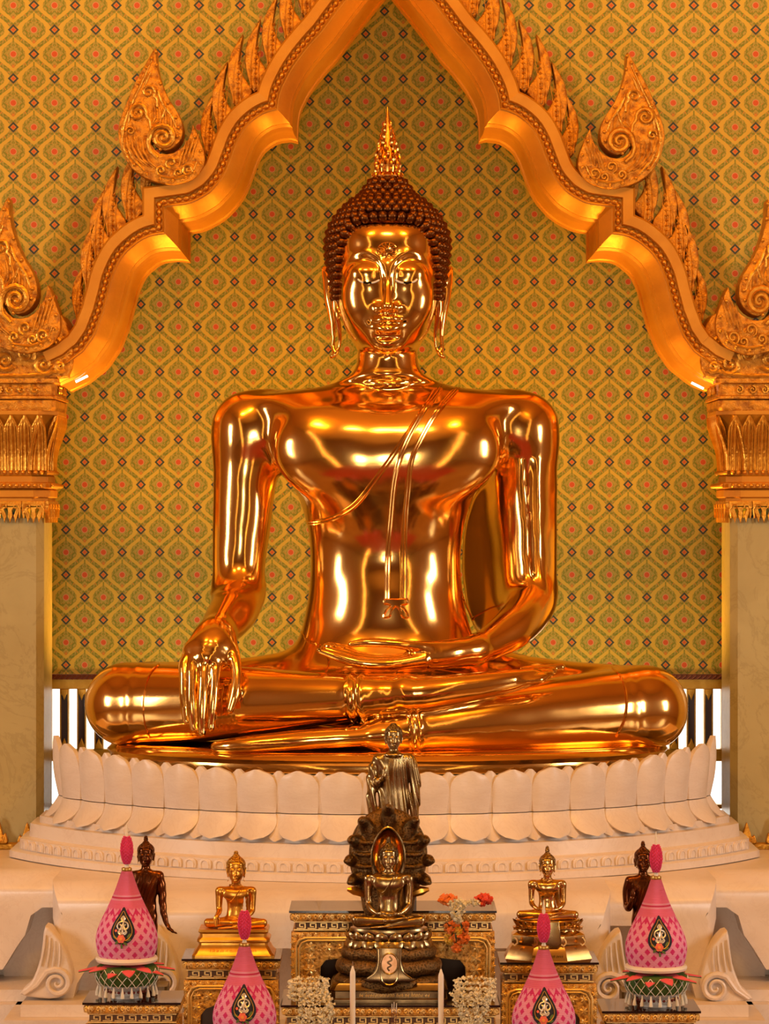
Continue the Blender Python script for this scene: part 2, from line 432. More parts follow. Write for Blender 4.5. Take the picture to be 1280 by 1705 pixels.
class Loft:
    """stack of super-elliptical sections; separate front and back depths"""
    def __init__(s, z, cx, cy, a, bf, bb, p=2.0):
        z = np.array(z, float); o = np.argsort(z); n = len(z)
        f = lambda q: (np.array(q, float) if hasattr(q, '__len__') else np.full(n, float(q)))[o]
        z = z[o]; T = crom(np.column_stack([z, f(cx), f(cy), f(a), f(bf), f(bb), f(p)]), 10)
        T = T[np.concatenate([[True], np.diff(np.maximum.accumulate(T[:, 0])) > 1e-9])]
        s.z, s.cx, s.cy, s.a, s.bf, s.bb, s.p = T.T; s.a = np.maximum(s.a, 1e-3); s.bf = np.maximum(s.bf, 1e-3); s.bb = np.maximum(s.bb, 1e-3)
    def at(s, z): return [np.interp(z, s.z, q) for q in (s.cx, s.cy, s.a, s.bf, s.bb, s.p)]
    def dist(s, q):
        z = q[:, 2]; cx, cy, a, bf, bb, p = s.at(z); x = q[:, 0]-cx; y = q[:, 1]-cy; b = np.where(y < 0, bf, bb)
        rho = ((np.abs(x)/a)**p+(np.abs(y)/b)**p)**(1/p); rr = np.sqrt(x*x+y*y)
        d = np.where(rho > 1e-6, rr*(1-1/np.maximum(rho, 1e-6)), -np.minimum(a, b))
        return np.maximum(np.maximum(d, z-s.z[-1]), s.z[0]-z)
    def fy(s, x, z):
        cx, cy, a, bf, bb, p = s.at(z); return cy-bf*np.maximum(1-(np.abs(x-cx)/a)**p, 0)**(1/p)

# ------------------------------------------------------------------ the hall
M['wall_paper'] = wallpaper('wall_paper_front', .1945, .230, 0.0, 0.0)
M['niche_paper'] = wallpaper('wall_paper_niche', .1945, .234, 0.0, 0.0)
M['arch'] = worn_metal('gold_painted_plaster', (.68,.285,.018), (.60,.235,.013), .45, 5.0, .08, 60, metal=.45, rvar=.06)
M['arch_bright'] = worn_metal('gold_leaf_ornament', (.88,.44,.05), (.64,.27,.022), .34, 25.0, .35, 70, metal=.7, rvar=.08)
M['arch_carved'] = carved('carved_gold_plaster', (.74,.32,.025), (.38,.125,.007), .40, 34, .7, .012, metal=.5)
M['col_marble'] = marble('column_marble', (.50,.42,.20), (.42,.345,.155), (.28,.22,.09), .22, 1.3, .30)
M['white_marble'] = marble('white_marble', (.80,.69,.60), (.74,.62,.52), (.60,.47,.38), .32, 2.4, .22)
M['carpet'] = newmat('red_carpet', (.30,.03,.015), .9)
M['plaster'] = newmat('ochre_plaster', (.36,.20,.06), .7)
M['ceil'] = newmat('ceiling_paint', (.72,.42,.11), .6)
M['plum'] = newmat('plum_lacquer', (.045,.018,.022), .3)
M['frame_gold'] = worn_metal('gold_frame_paint', (.62,.36,.05), (.52,.28,.03), .4, 20, metal=.4)
M['rope'] = newmat('dark_red_rope', (.16,.035,.012), .5)
M['glow'] = newmat('lamp_glow', (1,1,1), .5)
bs(M['glow']).inputs['Emission Color'].default_value = (1,.93,.8,1); bs(M['glow']).inputs['Emission Strength'].default_value = 6.0
M['glass_day'] = newmat('daylight_pane', (.9,.9,.9), .4)
bs(M['glass_day']).inputs['Emission Color'].default_value = (1,.95,.88,1); bs(M['glass_day']).inputs['Emission Strength'].default_value = 4.0
def struct(name, mb, mat, parent=None, **k):
    o = mb.build(name, mat, parent, **k); o['kind'] = 'structure'; return o
HX, HY0, HY1, HZ = 8.0, -22.0, 2.6, 9.6

M['floor_stone'] = marble('polished_floor', (.34,.20,.08), (.26,.145,.05), (.18,.09,.03), .18, .8, .3)
struct('floor', MB().box((0, (HY0+HY1)/2, -.05), (2*HX, HY1-HY0, .1)), M['floor_stone'], smooth=False)
tag(MB().box((0, -9.2, .008), (7.0, 8.0, .012)).build('carpet', M['carpet'], smooth=False), 'red carpet on the hall floor before the altar', 'carpet')
struct('ceiling', MB().box((0, (HY0+HY1)/2, HZ+.05), (2*HX, HY1-HY0, .1)), M['ceil'], smooth=False)
def wall_with_openings(name, axis, pos, a0, a1, ops, mat):
    """slab wall with rectangular openings: ops = (lo, hi, zlo, zhi)"""
    m = MB(); ops = sorted(ops); t = .2
    def slab(l, h, z0, z1):
        if h-l < 1e-4 or z1-z0 < 1e-4: return
        c, d = (l+h)/2, h-l
        m.box((pos, c, (z0+z1)/2) if axis == 'x' else (c, pos, (z0+z1)/2), (t, d, z1-z0) if axis == 'x' else (d, t, z1-z0))
    cur = a0
    for l, h, z0, z1 in ops:
        slab(cur, l, 0, HZ); slab(l, h, 0, z0); slab(l, h, z1, HZ); cur = h
    slab(cur, a1, 0, HZ)
    return struct(name, m, mat, smooth=False)
wn = 0
for nm, sx in (('wall_left', -1), ('wall_right', 1)):
    w = wall_with_openings(nm, 'x', sx*(HX+.1), HY0, HY1, [(y-.7, y+.7, 1.7, 4.9) for y in WY], M['plaster'])
    for y in WY:
        wn += 1; win = empty('window_%d' % (wn+2), (sx*(HX+.02), y, 1.7), kind='structure')
        f = MB()
        for dy in (-.68, .68): f.box((sx*(HX+.02), y+dy, 3.3), (.08, .06, 3.2))
        for dz in (1.73, 4.87): f.box((sx*(HX+.02), y, dz), (.08, 1.4, .06))
        f.build('window_frame', M['frame_gold'], win, smooth=False)
        MB().box((sx*(HX+.06), y, 3.3), (.02, 1.3, 3.08)).build('pane', M['glass_day'], win, smooth=False)
w = wall_with_openings('wall_rear', 'y', HY0-.1, -HX, HX, [(x-.85, x+.85, 0, 3.8) for x in DX], M['plaster'])
for x in DX:
    wn += 1; d = empty('door_%d' % (wn-2*len(WY)), (x, HY0-.02, 0), kind='structure')
    f = MB()
    for dx in (-.83, .83): f.box((x+dx, HY0-.02, 1.9), (.06, .08, 3.8))
    for z in (.03, 3.77): f.box((x, HY0-.02, z), (1.7, .08, .06))
    f.build('door_frame', M['frame_gold'], d, smooth=False)
    MB().box((x, HY0-.07, 1.9), (1.6, .02, 3.68)).build('pane', M['glass_day'], d, smooth=False)
# ------------------------------------------------------------------ arch path (half, from the apex down to the springing), traced at the inner lip
YL, YW, YF = .70, .42, .06       # lip, wall plane, front of the moulding
ACX = 646.5
pieces = [crom([(646.5,-6),(624,22),(603,49),(582,76),(562,103),(545,122),(531,139),(518,157),(508,175),(501,191),(498,206),(497,224),(497,240)], 4),
          crom([(497,240),(485,237),(474,238),(464,240),(454,245),(445,252),(438,260),(431,273),(425,289),(419,305),(413,320),(404,336),(392,351),(378,365),(361,376),(345,384),(331,388),(318,390)], 3),
          np.array([(318,390),(318,438)], float),
          crom([(318,438),(299,436),(278,438),(266,443),(257,450),(249,457),(243,465),(237,477),(232,490),(228,507),(223,525),(218,544),(211,562),(203,582),(192,599),(180,615),(165,627),(148,640),(121,653)], 3)]
def pw(px, py, y=YL): q = W(px, py, y); return (q[0], q[2])
axc = pw(ACX, 0)[0]
PW = [np.array([pw(*p) for p in pc]) for pc in pieces]
def seg_hit(P, Q):
    """first crossing of two polylines -> (i, j, point)"""
    for i in range(len(P)-2, -1, -1):
        for j in range(len(Q)-1):
            d1 = P[i+1]-P[i]; d2 = Q[j+1]-Q[j]; c = d1[0]*d2[1]-d1[1]*d2[0]
            if abs(c) < 1e-12: continue
            w = Q[j]-P[i]; t = (w[0]*d2[1]-w[1]*d2[0])/c; u = (w[0]*d1[1]-w[1]*d1[0])/c
            if -1e-6 <= t <= 1+1e-6 and -1e-6 <= u <= 1+1e-6: return i, j, P[i]+d1*t
    return None
def offset_half(n):
    out = []
    for P in PW:
        d = np.gradient(P, axis=0) if len(P) > 2 else np.repeat(P[1:]-P[:1], 2, 0)
        d /= np.linalg.norm(d, axis=1)[:, None]; out.append(P+np.column_stack([d[:,1], -d[:,0]])*n)
    for k in range(len(out)-1):
        P, Q = out[k], out[k+1]; h = seg_hit(P, Q) if n > 1e-6 else None
        if n <= 1e-6: continue
        if h:
            i, j, x = h; P[i+1:] = x; Q[:j+1] = x
        else:
            d1 = PW[k][-1]-PW[k][-2]; d2 = PW[k+1][1]-PW[k+1][0]; d1 /= np.linalg.norm(d1); d2 /= np.linalg.norm(d2)
            c = d1[0]*d2[1]-d1[1]*d2[0]; w = Q[0]-P[-1]; t = (w[0]*d2[1]-w[1]*d2[0])/c if abs(c) > .05 else 0
            x = P[-1]+d1*t; P[-1] = x; Q[0] = x
    d = PW[0][1]-PW[0][0]; d /= np.linalg.norm(d); out[0][0] = (axc, out[0][0][1]+(axc-out[0][0][0])*d[1]/d[0])
    h = [tuple(p) for p in out[0]]
    for pc in out[1:]: h += [tuple(p) for p in pc[1:]]
    return h
def offset_path(n):
    h = offset_half(n); return [(2*axc-p[0], p[1]) for p in h[::-1]][:-1]+h
ARCH = offset_path(0.0)          # right springing -> apex -> left springing
PXM = .00284
def sweep(name, prof, mat, parent):
    m = MB(); k = len(prof); rows = []
    for n, y in prof: rows.append([(p[0], y, p[1]) for p in offset_path(n*PXM)])
    vs = [v for r in rows for v in r]; L = len(ARCH)
    fs = [(j*L+i, j*L+i+1, (j+1)*L+i+1, (j+1)*L+i) for j in range(k-1) for i in range(L-1)]
    fs += [tuple(j*L for j in range(k)), tuple(j*L+L-1 for j in range(k-1, -1, -1))]
    return m.add(vs, fs).build(name, mat, parent, angle=28)
arch = empty('trim_1', (axc, YF, pw(121,653)[1]), 'gold scalloped arch framing the niche behind the great statue', kind='structure')
sweep('moulding', [(0,.70),(0,.60),(4,.59),(4,.55),(1,.54),(1,.51),(5,.46),(6,.30),(5,.22),(9,.20),(9,.17),(13,.155),(20,.12),(28,.095),(30,.095),(30,.085)], M['arch'], arch)
sweep('outer_band', [(30,.085),(31,.075),(33,.085),(33,.10),(44,.10),(44,.085),(46,.07),(62,.065),(65,.075),(66,.10),(66,.43)], M['arch'], arch)
# bead row
bd = MB(); bd.lathe([(.019,0),(.017,.008),(.010,.015),(.004,.019),(.0005,.02)], 8); bdm = bd.mesh('bead', M['arch_bright'])
mid = offset_path(38.5*PXM); aoff = absloc(arch)
acc = 0.0; step = .0345; nxt = step
for a, b in zip(mid[:-1], mid[1:]):
    a, b = Vector(a), Vector(b); L = (b-a).length; ang = math.atan2((b-a).y, (b-a).x)
    while nxt <= acc+L:
        p = a+(b-a)*((nxt-acc)/L) if L > 0 else a
        if p.y < 5.35: link('bead', bdm, arch, Vector((p.x, .102, p.y))-aoff, (PI/2, -ang, 0), (1.0, .8, 1.0))
        nxt += step
    acc += L
# flame leaves along the outer edge: (lower end in the photograph, size, lean)
LB = [(366,214,1.0),(392,168,1.0),(421,143,1.0),(449,104,1.0),(478,60,1.0),(506,18,1.0),(533,-22,1.0),(345,252,.85),
      (214,361,1.0),(183,388,1.0),(162,426,1.0),(147,480,1.0),(130,530,.8),(243,338,.72)]
leafpoly = [(2,10),(-6,-8),(-12,-30),(-13,-52),(-8,-76),(2,-95),(12,-110),(9,-92),(6,-74),(7,-56),(12,-42),(20,-30),(27,-14)]
def flame_leaf_mesh(sx):
    m = MB(); pts = crom(leafpoly, 2, closed=True); pl = [(sx*p[0]*PXM, -p[1]*PXM) for p in pts]
    m.prism(pl, 0, .10, .008)
    for off, r in ((-3,.0045),(4,.0045),(10,.004)):
        m.tube([(sx*(off+.02*t*t*.0-(4*math.sin(t*PI))) * PXM+sx*t*8*PXM, -.002, (t*88-4)*PXM) for t in np.linspace(.0, .88, 9)], [r*(1.15-t) for t in np.linspace(0, .88, 9)], 5)
    for t in np.linspace(.05, .7, 8):
        m.add([(sx*(4-3*math.sin(t*PI)+t*8)*PXM+dx, dy, t*88*PXM+dz) for dx, dy, dz in ((-.010,0,0),(0,0,-.010),(.010,0,0),(0,0,.012),(0,-.010,0))], [(0,1,4),(1,2,4),(2,3,4),(3,0,4)])
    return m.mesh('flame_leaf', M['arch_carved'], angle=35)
for sx in (-1, 1):
    me = flame_leaf_mesh(-sx)
    for px, py, sc_ in LB:
        X = px if sx < 0 else 2*(ACX+2)-px
        q = W(X, py, .13); link('flame_leaf', me, arch, Vector(q)-aoff, None, sc_)
# great curled flame ornaments
KT = [(259,79),(260,101),(267,132),(281,164),(298,190),(304,211),(302,229),(291,243),(275,250),(260,244),(252,232),(252,240),(266,255),(289,254),(308,240),(318,220),(321,207),(331,229),(340,254),(339,275),(328,292),(313,301),(289,307),(266,304),(242,296),(219,279),(205,257),(197,229),(197,211),(202,192),(213,164),(227,132),(242,106),(251,90)]
def kanok(name, tx, sx, parent, yf=.03, scl=1.0, bottom=True):
    """tx maps ornament px to photo px"""
    o = empty(name, Vector(W(*tx(268,300), yf))-absloc(parent)); o.parent = parent
    w = lambda px, py, y: W(*tx(px, py), y)
    pl = [(w(p[0], p[1], yf)[0], w(p[0], p[1], yf)[2]) for p in crom(KT, 2, closed=True)]
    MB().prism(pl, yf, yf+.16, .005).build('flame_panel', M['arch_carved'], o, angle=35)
    def spiral(c, r0, turns, th, start, name='scroll', dirn=1, tail=()):
        pts = []; N = int(turns*14)
        for i in range(N+1):
            t = i/N; a = start+dirn*t*turns*2*PI; r = r0*(1-t)**.9+1.0
            pts.append(w(c[0]+r*math.cos(a), c[1]+r*math.sin(a), yf-.008))
        pts = [w(px, py, yf-.006) for px, py in tail]+pts
        n = len(pts); MB().tube(pts, [th*PXM*scl*(.45+.55*math.sin(PI*min(1, (i+2)/(n*.5)) / 2))*(1-.6*i/n) for i in range(n)], 7).build(name, M['arch_bright'], o)
    spiral((271,228), 21, 1.9, 6.0, -PI*.95, tail=((262,262),(250,250),(247,238)))
    spiral((229,187), 15, 1.6, 4.0, PI*.1, dirn=-1, tail=((252,215),(250,200)))
    spiral((247,152), 11, 1.4, 3.2, PI*.2, dirn=-1, tail=((262,178),(262,165)))
    spiral((217,217), 7, 1.3, 2.6, PI, tail=())
    for k, q in enumerate(([(222,276),(207,248),(204,215),(216,178),(236,136),(253,98)], [(240,284),(219,258),(212,232)], [(262,150),(272,172),(286,192),(294,212)], [(262,292),(290,296),(316,288),(328,268)], [(234,168),(224,176),(216,190),(213,206)], [(250,120),(244,132),(240,146)], [(276,178),(268,196),(256,206),(246,222)])):
        pp = crom(q, 5); MB().tube([w(px, py, yf-.003) for px, py in pp], [.0075*scl*math.sin(PI*min(1, .15+.8*i/len(pp))) for i in range(len(pp))], 6).build('carved_tendril', M['arch_bright'], o)
    for k in range(4):
        MB().tube([w(210+k*9+dx, 222+k*3+dy, yf-.003) for dx, dy in ((0,0),(2,20),(12,38),(30,52))], [.004,.008,.008,.003], 5).build('rib', M['arch_carved'], o)
        MB().tube([w(256+k*9+dx, 178+k*6+dy, yf-.003) for dx, dy in ((-2,-12),(2,4),(2,18),(-3,28))], [.003,.007,.007,.003], 5).build('rib', M['arch_carved'], o)
        MB().tube([w(298+k*7+dx, 262-k*4+dy, yf-.003) for dx, dy in ((0,14),(3,0),(8,-14),(12,-28))], [.004,.007,.006,.002], 5).build('rib', M['arch_carved'], o)
    for c, r in (((285,270),9),((313,281),9),((297,287),6),((268,283),7)):
        spiral(c, r, 1.3, 2.8, PI*.6, name='small_scroll')
    sm = MB(); sm.lathe([(.009,0),(.008,.006),(.004,.010),(.0003,.011)], 7); sme = sm.mesh('stud', M['arch_bright']); ooff = absloc(o)
    rim = crom(KT, 2, closed=True); cen = rim.mean(0)
    for i in range(0, len(rim), 2):
        p = rim[i]; q = p+(cen-p)*(7/np.linalg.norm(cen-p))
        if 24 < i < 33: continue
        link('stud', sme, o, Vector(w(q[0], q[1], yf))-ooff, (PI/2, 0, 0), scl)
    return o
kanok('curled_flame', lambda a, b: (a, b), -1, arch)
kanok('curled_flame', lambda a, b: (2*650-a+3, b+7), 1, arch)
kanok('curled_flame', lambda a, b: ((a-259)*1.06+14, (b-79)*1.14+328), -1, arch, yf=.02, scl=1.1)
kanok('curled_flame', lambda a, b: (1280-((a-259)*1.06+2), (b-79)*1.14+331), 1, arch, yf=.02, scl=1.1)
# wall around the arch
hole = offset_path(40*PXM)
cxl, cxr = W(40,0,YW)[0], W(1248,0,YW)[0]
poly = [(-HX,0),(-HX,HZ),(HX,HZ),(HX,0),(cxr,0),(cxr,hole[0][1])]+[(p[0],p[1]) for p in hole]+[(cxl,hole[-1][1]),(cxl,0)]
tri = tessellate_polygon([[Vector((p[0], p[1], 0)) for p in poly]]); n = len(poly); m = MB()
vs = [(p[0], YW, p[1]) for p in poly]+[(p[0], YW+.26, p[1]) for p in poly]
fs = [tuple(t) for t in tri]+[tuple(i+n for i in t[::-1]) for t in tri]+[(i, (i+1)%n, n+(i+1)%n, n+i) for i in range(n)]
struct('wall_front', m.add(vs, fs), M['wall_paper'], smooth=False)
# niche behind the arch: papered wall, side walls, grille windows
YN = 1.87; NW = 2.3; zbot = W(0,1122,YN)[2]; ztop = 6.6; zrail = W(0,1265,YN)[2]; zb2 = W(0,1345,YN)[2]
wl = MB()
winx = [(W(62,0,YN)[0], W(212,0,YN)[0]), (W(1074,0,YN)[0], W(1224,0,YN)[0])]
wl.box((0, YN+.06, (zbot+ztop)/2), (2*NW, .12, ztop-zbot)).box((0, YN+.06, zbot/2), (winx[1][0]-winx[0][1], .12, zbot))
for s_, e_ in ((-NW, winx[0][0]), (winx[1][1], NW)): wl.box(((s_+e_)/2, YN+.06, zbot/2), (e_-s_, .12, zbot))
for a, b in winx: wl.box(((a+b)/2, YN+.06, (zb2-.05)/2), (b-a, .12, zb2-.05))
struct('wall_niche', wl, M['niche_paper'], smooth=False)
struct('wall_niche_side', MB().box((-NW-.06, (YW+.26+YN)/2, ztop/2), (.12, YN-YW-.26, ztop)), M['plaster'], smooth=False)
struct('wall_niche_side', MB().box((NW+.06, (YW+.26+YN)/2, ztop/2), (.12, YN-YW-.26, ztop)), M['plaster'], smooth=False)
struct('ceiling_niche', MB().box((0, (YW+.26+YN)/2, ztop+.06), (2*NW+.24, YN-YW-.26+.24, .12)), M['plaster'], smooth=False)
for k, (a, b) in enumerate(winx):
    win = empty('window_%d' % (k+1), ((a+b)/2, YN, zb2-.05), kind='structure'); yy = YN-.01
    z = lambda py: W(0, py, YN)[2]
    rp = MB(); rp.box(((a+b)/2, yy-.02, (z(1122)+z(1130))/2), (b-a, .05, z(1122)-z(1130))); rp.build('rope_moulding', M['rope'], win, smooth=False)
    nt = int((b-a)/.026)
    for i in range(nt):
        x0 = a+.013+i*.026; MB().tube([(x0-.010, yy-.045, z(1129)), (x0+.012, yy-.05, z(1123))], .006, 5).build('rope_twist', M['rope'], win)
    fr = MB(); fr.box(((a+b)/2, yy, (z(1130)+z(1146))/2), (b-a, .06, z(1130)-z(1146))); fr.box(((a+b)/2, yy, (z(1246)+z(1266))/2), (b-a, .06, z(1246)-z(1266)))
    fr.box(((a+b)/2, yy, (z(1338)+z(1345))/2), (b-a, .06, z(1338)-z(1345)))
    fr.build('window_frame', M['frame_gold'], win, smooth=False)
    x0 = W(80 if k == 0 else 1092, 0, YN)[0]; per = 28.6*S(YN)
    for i in range(-1, 6):
        xc = x0+i*per
        if xc-.03 < a or xc+.03 > b: continue
        MB().box((xc, yy, (z(1146)+z(1246))/2), (12*S(YN), .05, z(1146)-z(1246))).build('bar', M['plum'], win, smooth=False)
        for dx in (-.5, .5): MB().box((xc+dx*13*S(YN), yy-.01, (z(1146)+z(1246))/2), (2.2*S(YN), .06, z(1146)-z(1246))).build('bar_edge', M['frame_gold'], win, smooth=False)
        for top in (0, 1):
            zc = z(1146) if top else z(1246); s_ = -1 if top else 1
            MB().prism([(xc-.021, zc), (xc+.021, zc), (xc+.017, zc+s_*.022), (xc+.010, zc+s_*.034), (xc, zc+s_*.058), (xc-.010, zc+s_*.034), (xc-.017, zc+s_*.022)], yy-.045, yy-.02, .004).build('bar_tip', M['frame_gold'], win)
    xm = W(76 if k == 0 else 1206, 0, YN)[0]
    MB().box((xm, yy, (z(1266)+z(1338))/2), (.03, .05, z(1266)-z(1338))).build('mullion', M['plum'], win, smooth=False)
    xm = W(160 if k == 0 else 1120, 0, YN)[0]
    MB().box((xm, yy, (z(1266)+z(1338))/2), (.20, .05, z(1266)-z(1338))).build('panel', M['plum'], win, smooth=False)
    MB().box(((a+b)/2, yy+.10, (z(1130)+zb2-.05)/2), (b-a, .01, z(1130)-zb2+.05)).build('pane', M['glass_day'], win, smooth=False)
# ------------------------------------------------------------------ columns with gold capitals
def sq(m, x, y, prof, ch=.25):
    """stack of chamfered squares: prof = (half width, z)"""
    vs = []; fs = []; k = 8
    for h, z in prof:
        c = h*(1-ch)
        vs += [(x+a, y+b, z) for a, b in ((c,-h),(h,-c),(h,c),(c,h),(-c,h),(-h,c),(-h,-c),(-c,-h))]
    for j in range(len(prof)-1):
        for i in range(k): fs.append((j*k+i, j*k+(i+1)%k, (j+1)*k+(i+1)%k, (j+1)*k+i))
    fs += [tuple(range(k-1,-1,-1)), tuple((len(prof)-1)*k+i for i in range(k))]
    return m.add(vs, fs)
def column(side, label):
    yc = .36; e = 80 if side < 0 else 1208; s0 = S(yc)
    X = (e-640)*s0-(-side)*0.0+side*.205; yf = yc-.205; s1 = S(yf)
    z = lambda py: CAMZ+(852-py)*s1; p2 = lambda px: px*s1
    o = empty('column_%s' % ('left' if side < 0 else 'right'), (X, yc, 0), label, kind='structure')
    sq(MB(), X, yc, [(.205,0),(.205,z(862))], .16).build('shaft', M['col_marble'], o, angle=20)
    sq(MB(), X, yc, [(.23,0),(.23,.1),(.215,.14),(.215,z(1415)),(.235,z(1413)),(.235,z(1404)),(.222,z(1402))], .16).build('base', M['arch_bright'], o, angle=20)
    bp = [(-20,0),(20,0),(21,-10),(17,-18),(12,-14),(9,-22),(5,-33),(0,-44),(-5,-33),(-9,-22),(-12,-14),(-17,-18),(-21,-10)]
    bm_ = MB(); bm_.prism([(a*s1*.72, -b*s1) for a, b in crom(bp, 2, closed=True)], -.012, .012, .004)
    for sg in (-1, 1): bm_.tube([(sg*a*s1*.72, -.014, -b*s1) for a, b in ((3,-4),(12,-5),(14,-11),(9,-13),(8,-9))], [.003,.005,.005,.004,.002], 5)
    bme = bm_.mesh('base_leaf', M['arch_bright'])
    for i in (-1, 0, 1):
        link('base_leaf', bme, o, Vector((X+i*.135, yf-.03, z(1403)))-absloc(o), None, (1, 1, 1.0 if i == 0 else .8))
        link('base_leaf', bme, o, Vector((X+side*-1*(.235), yc+i*.135, z(1403)))-absloc(o), (0, 0, PI/2), (1, 1, .8))
    cap = MB()
    sq(cap, X, yc, [(.222,z(836)),(.222,z(829)),(.232,z(827)),(.232,z(816)),(.222,z(814)),(.240,z(812)),(.240,z(804)),(.222,z(802)),(.222,z(793)),(.214,z(790)),(.212,z(770)),(.222,z(735)),(.245,z(705)),(.262,z(694)),(.272,z(690)),(.272,z(684))], .3)
    cap.build('capital_bell', M['arch'], o, angle=25)
    ab = MB(); sq(ab, X, yc, [(.262,z(684)),(.268,z(678)),(.268,z(667)),(.258,z(665)),(.275,z(664)),(.275,z(660)),(.266,z(658)),(.266,z(640)),(.28,z(638)),(.28,z(631))], .06)
    ab.build('abacus', M['arch_carved'], o, angle=25)
    # carved scrolls and rosette on the abacus face
    for dx in (-62,-40,-20,20,40,62):
        pts = [(X+(dx+7*(1-t)*math.cos(a))*s1, yc-.272, z(649)+7*(1-t)*s1*math.sin(a)) for t, a in ((i/12, i/12*3.2*PI*(1 if dx > 0 else -1)+PI/2) for i in range(13))]
        MB().tube(pts, [.007*(1-.5*i/12) for i in range(13)], 5).build('abacus_scroll', M['arch_bright'], o)
        MB().tube([(X+side*-1*.272, yc+(q[0]-X)*.8, q[2]) for q in pts], .005, 5).build('abacus_scroll', M['arch_bright'], o)
    rs = MB()
    for k in range(10):
        a = 2*PI*k/10; rs.tube([(X+r*math.cos(a)*s1, yc-.272-.006*(r < 5), z(649)+r*math.sin(a)*s1) for r in (3,6,9)], [.004,.009,.004], 5)
    rs.build('abacus_rosette', M['arch_bright'], o)
    # tall leaves of the bell
    lf = MB(); w_ = 10.5*s1; hh = z(692)-z(783)
    def lp(t): return (-.052*math.sin(t*PI/2)**3.0)
    for dx, r in ((-1.0,.0058),(-.62,.0045),(0,.007),(.62,.0045),(1.0,.0058)):
        lf.tube([(dx*w_*(1 if t < .8 else (1-t)/.2*.9+.1*0), lp(t)-.004, t*hh) for t in np.linspace(0, 1, 11)], r, 5)
    vs = []; fs = []
    for t in np.linspace(0, 1, 11):
        ww = w_*(1 if t < .8 else max((1-t)/.2, .02)); vs += [(-ww, lp(t), t*hh), (ww, lp(t), t*hh)]
    fs = [(2*i, 2*i+1, 2*i+3, 2*i+2) for i in range(10)]; lf.add(vs, fs)
    lme = lf.mesh('capital_leaf', M['arch_bright']); oo = absloc(o)
    for i in range(-3, 4):
        link('capital_leaf', lme, o, Vector((X+i*.063, yc-.214, z(783)))-oo, None, (1.0, 1, 1))
        link('capital_leaf', lme, o, Vector((X-side*.214, yc+i*.063, z(783)))-oo, (0, 0, -side*PI/2), (1.0, 1, 1))
    for dx, dy, rz in ((-side, -1, -side*PI/4), (side, -1, side*PI/4)):
        for t in (-.5, .5): link('capital_leaf', lme, o, Vector((X+dx*.196+t*.055*(1 if dx*dy < 0 else 1)*.7*(-dx*dy), yc-.196+t*.055*.7*(1), z(783)))-oo if False else Vector((X+dx*.190+t*.06*dx, yc-.190+t*.06, z(783)))-oo, (0, 0, rz), (.85, 1, 1))
    bead2 = MB(); bead2.lathe([(.011,0),(.009,.009),(.003,.014),(.0003,.015)], 7); b2m = bead2.mesh('collar_bead', M['arch_bright'])
    for py, dd in ((786, .222), (808, .243)):
        for i in range(-7, 8):
            link('collar_bead', b2m, o, Vector((X+i*.0285, yc-dd, z(py)))-oo, (PI/2, 0, 0)); link('collar_bead', b2m, o, Vector((X-side*dd, yc+i*.0285, z(py)))-oo, (0, -side*PI/2, 0))
    # hanging pointed leaves below the collar
    hp = [(-19,0),(19,0),(19,10),(13,24),(9,36),(6,24),(10,14),(6,10),(3,16),(4,24),(0,36),(-4,24),(-3,16),(-6,10),(-10,14),(-6,24),(-9,36),(-13,24),(-19,10)]
    hm = MB(); hm.prism([(a*s1, -b*s1) for a, b in hp], -.012, .006, .003)
    for sg in (-1, 1): hm.tube([(sg*a*s1, -.014, -b*s1) for a, b in ((16,28),(17,14),(13,6),(7,6),(6,11),(9,12))], [.004,.006,.006,.005,.004,.002], 5)
    hme = hm.mesh('hanging_leaf', M['arch_bright'])
    for i in (-1.5, -.5, .5, 1.5):
        link('hanging_leaf', hme, o, Vector((X+i*.108, yc-.219, z(834)))-oo); link('hanging_leaf', hme, o, Vector((X-side*.219, yc+i*.108, z(834)))-oo, (0, 0, -side*PI/2))
    # scrolled bracket block above the abacus, where the arch lands
    br = [(-60,0),(104,0),(126,-8),(134,-30),(132,-60),(122,-92),(102,-112),(60,-90),(20,-76),(-30,-76),(-60,-80)]
    bxp = lambda a: X+(-side)*(a-7)*s1
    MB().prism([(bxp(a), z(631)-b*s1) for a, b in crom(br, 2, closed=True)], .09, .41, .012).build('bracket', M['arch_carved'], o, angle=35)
    for cx_, cz_, r_, dr_ in ((85,-24,17,1),(55,-40,14,-1),(20,-30,16,1),(100,-58,12,-1),(72,-62,10,1),(-15,-35,15,-1),(112,-20,8,1)):
        pts = [(bxp(cx_+(r_*(1-t)+1)*math.cos(a)), .085-.006*t, z(631)-(cz_+(r_*(1-t)+1)*math.sin(a))*s1) for t, a in ((i/20, dr_*i/20*3.4*PI+.6) for i in range(21))]
        MB().tube(pts, [.012*(1-.6*i/20) for i in range(21)], 6).build('bracket_scroll', M['arch_bright'], o)
    MB().tube([(bxp(a), .085, z(631)+b*s1) for a, b in ((-70,5),(60,5),(86,8),(110,14))], .010, 6).build('bracket_roll', M['arch_bright'], o)
    lx = W(136 if side < 0 else 1161, 631 if side < 0 else 641, .30)
    MB().tube([lx+np.array([-.028*1, 0, -.012*(1 if side < 0 else -1)]), lx+np.array([.028, 0, .016*(1 if side < 0 else -1)])], .006, 6).build('strip_lamp', M['glow'], o)
    return o
column(-1, 'marble column with gold leafy capital left of the great statue')
column(1, 'marble column with gold leafy capital right of the great statue')

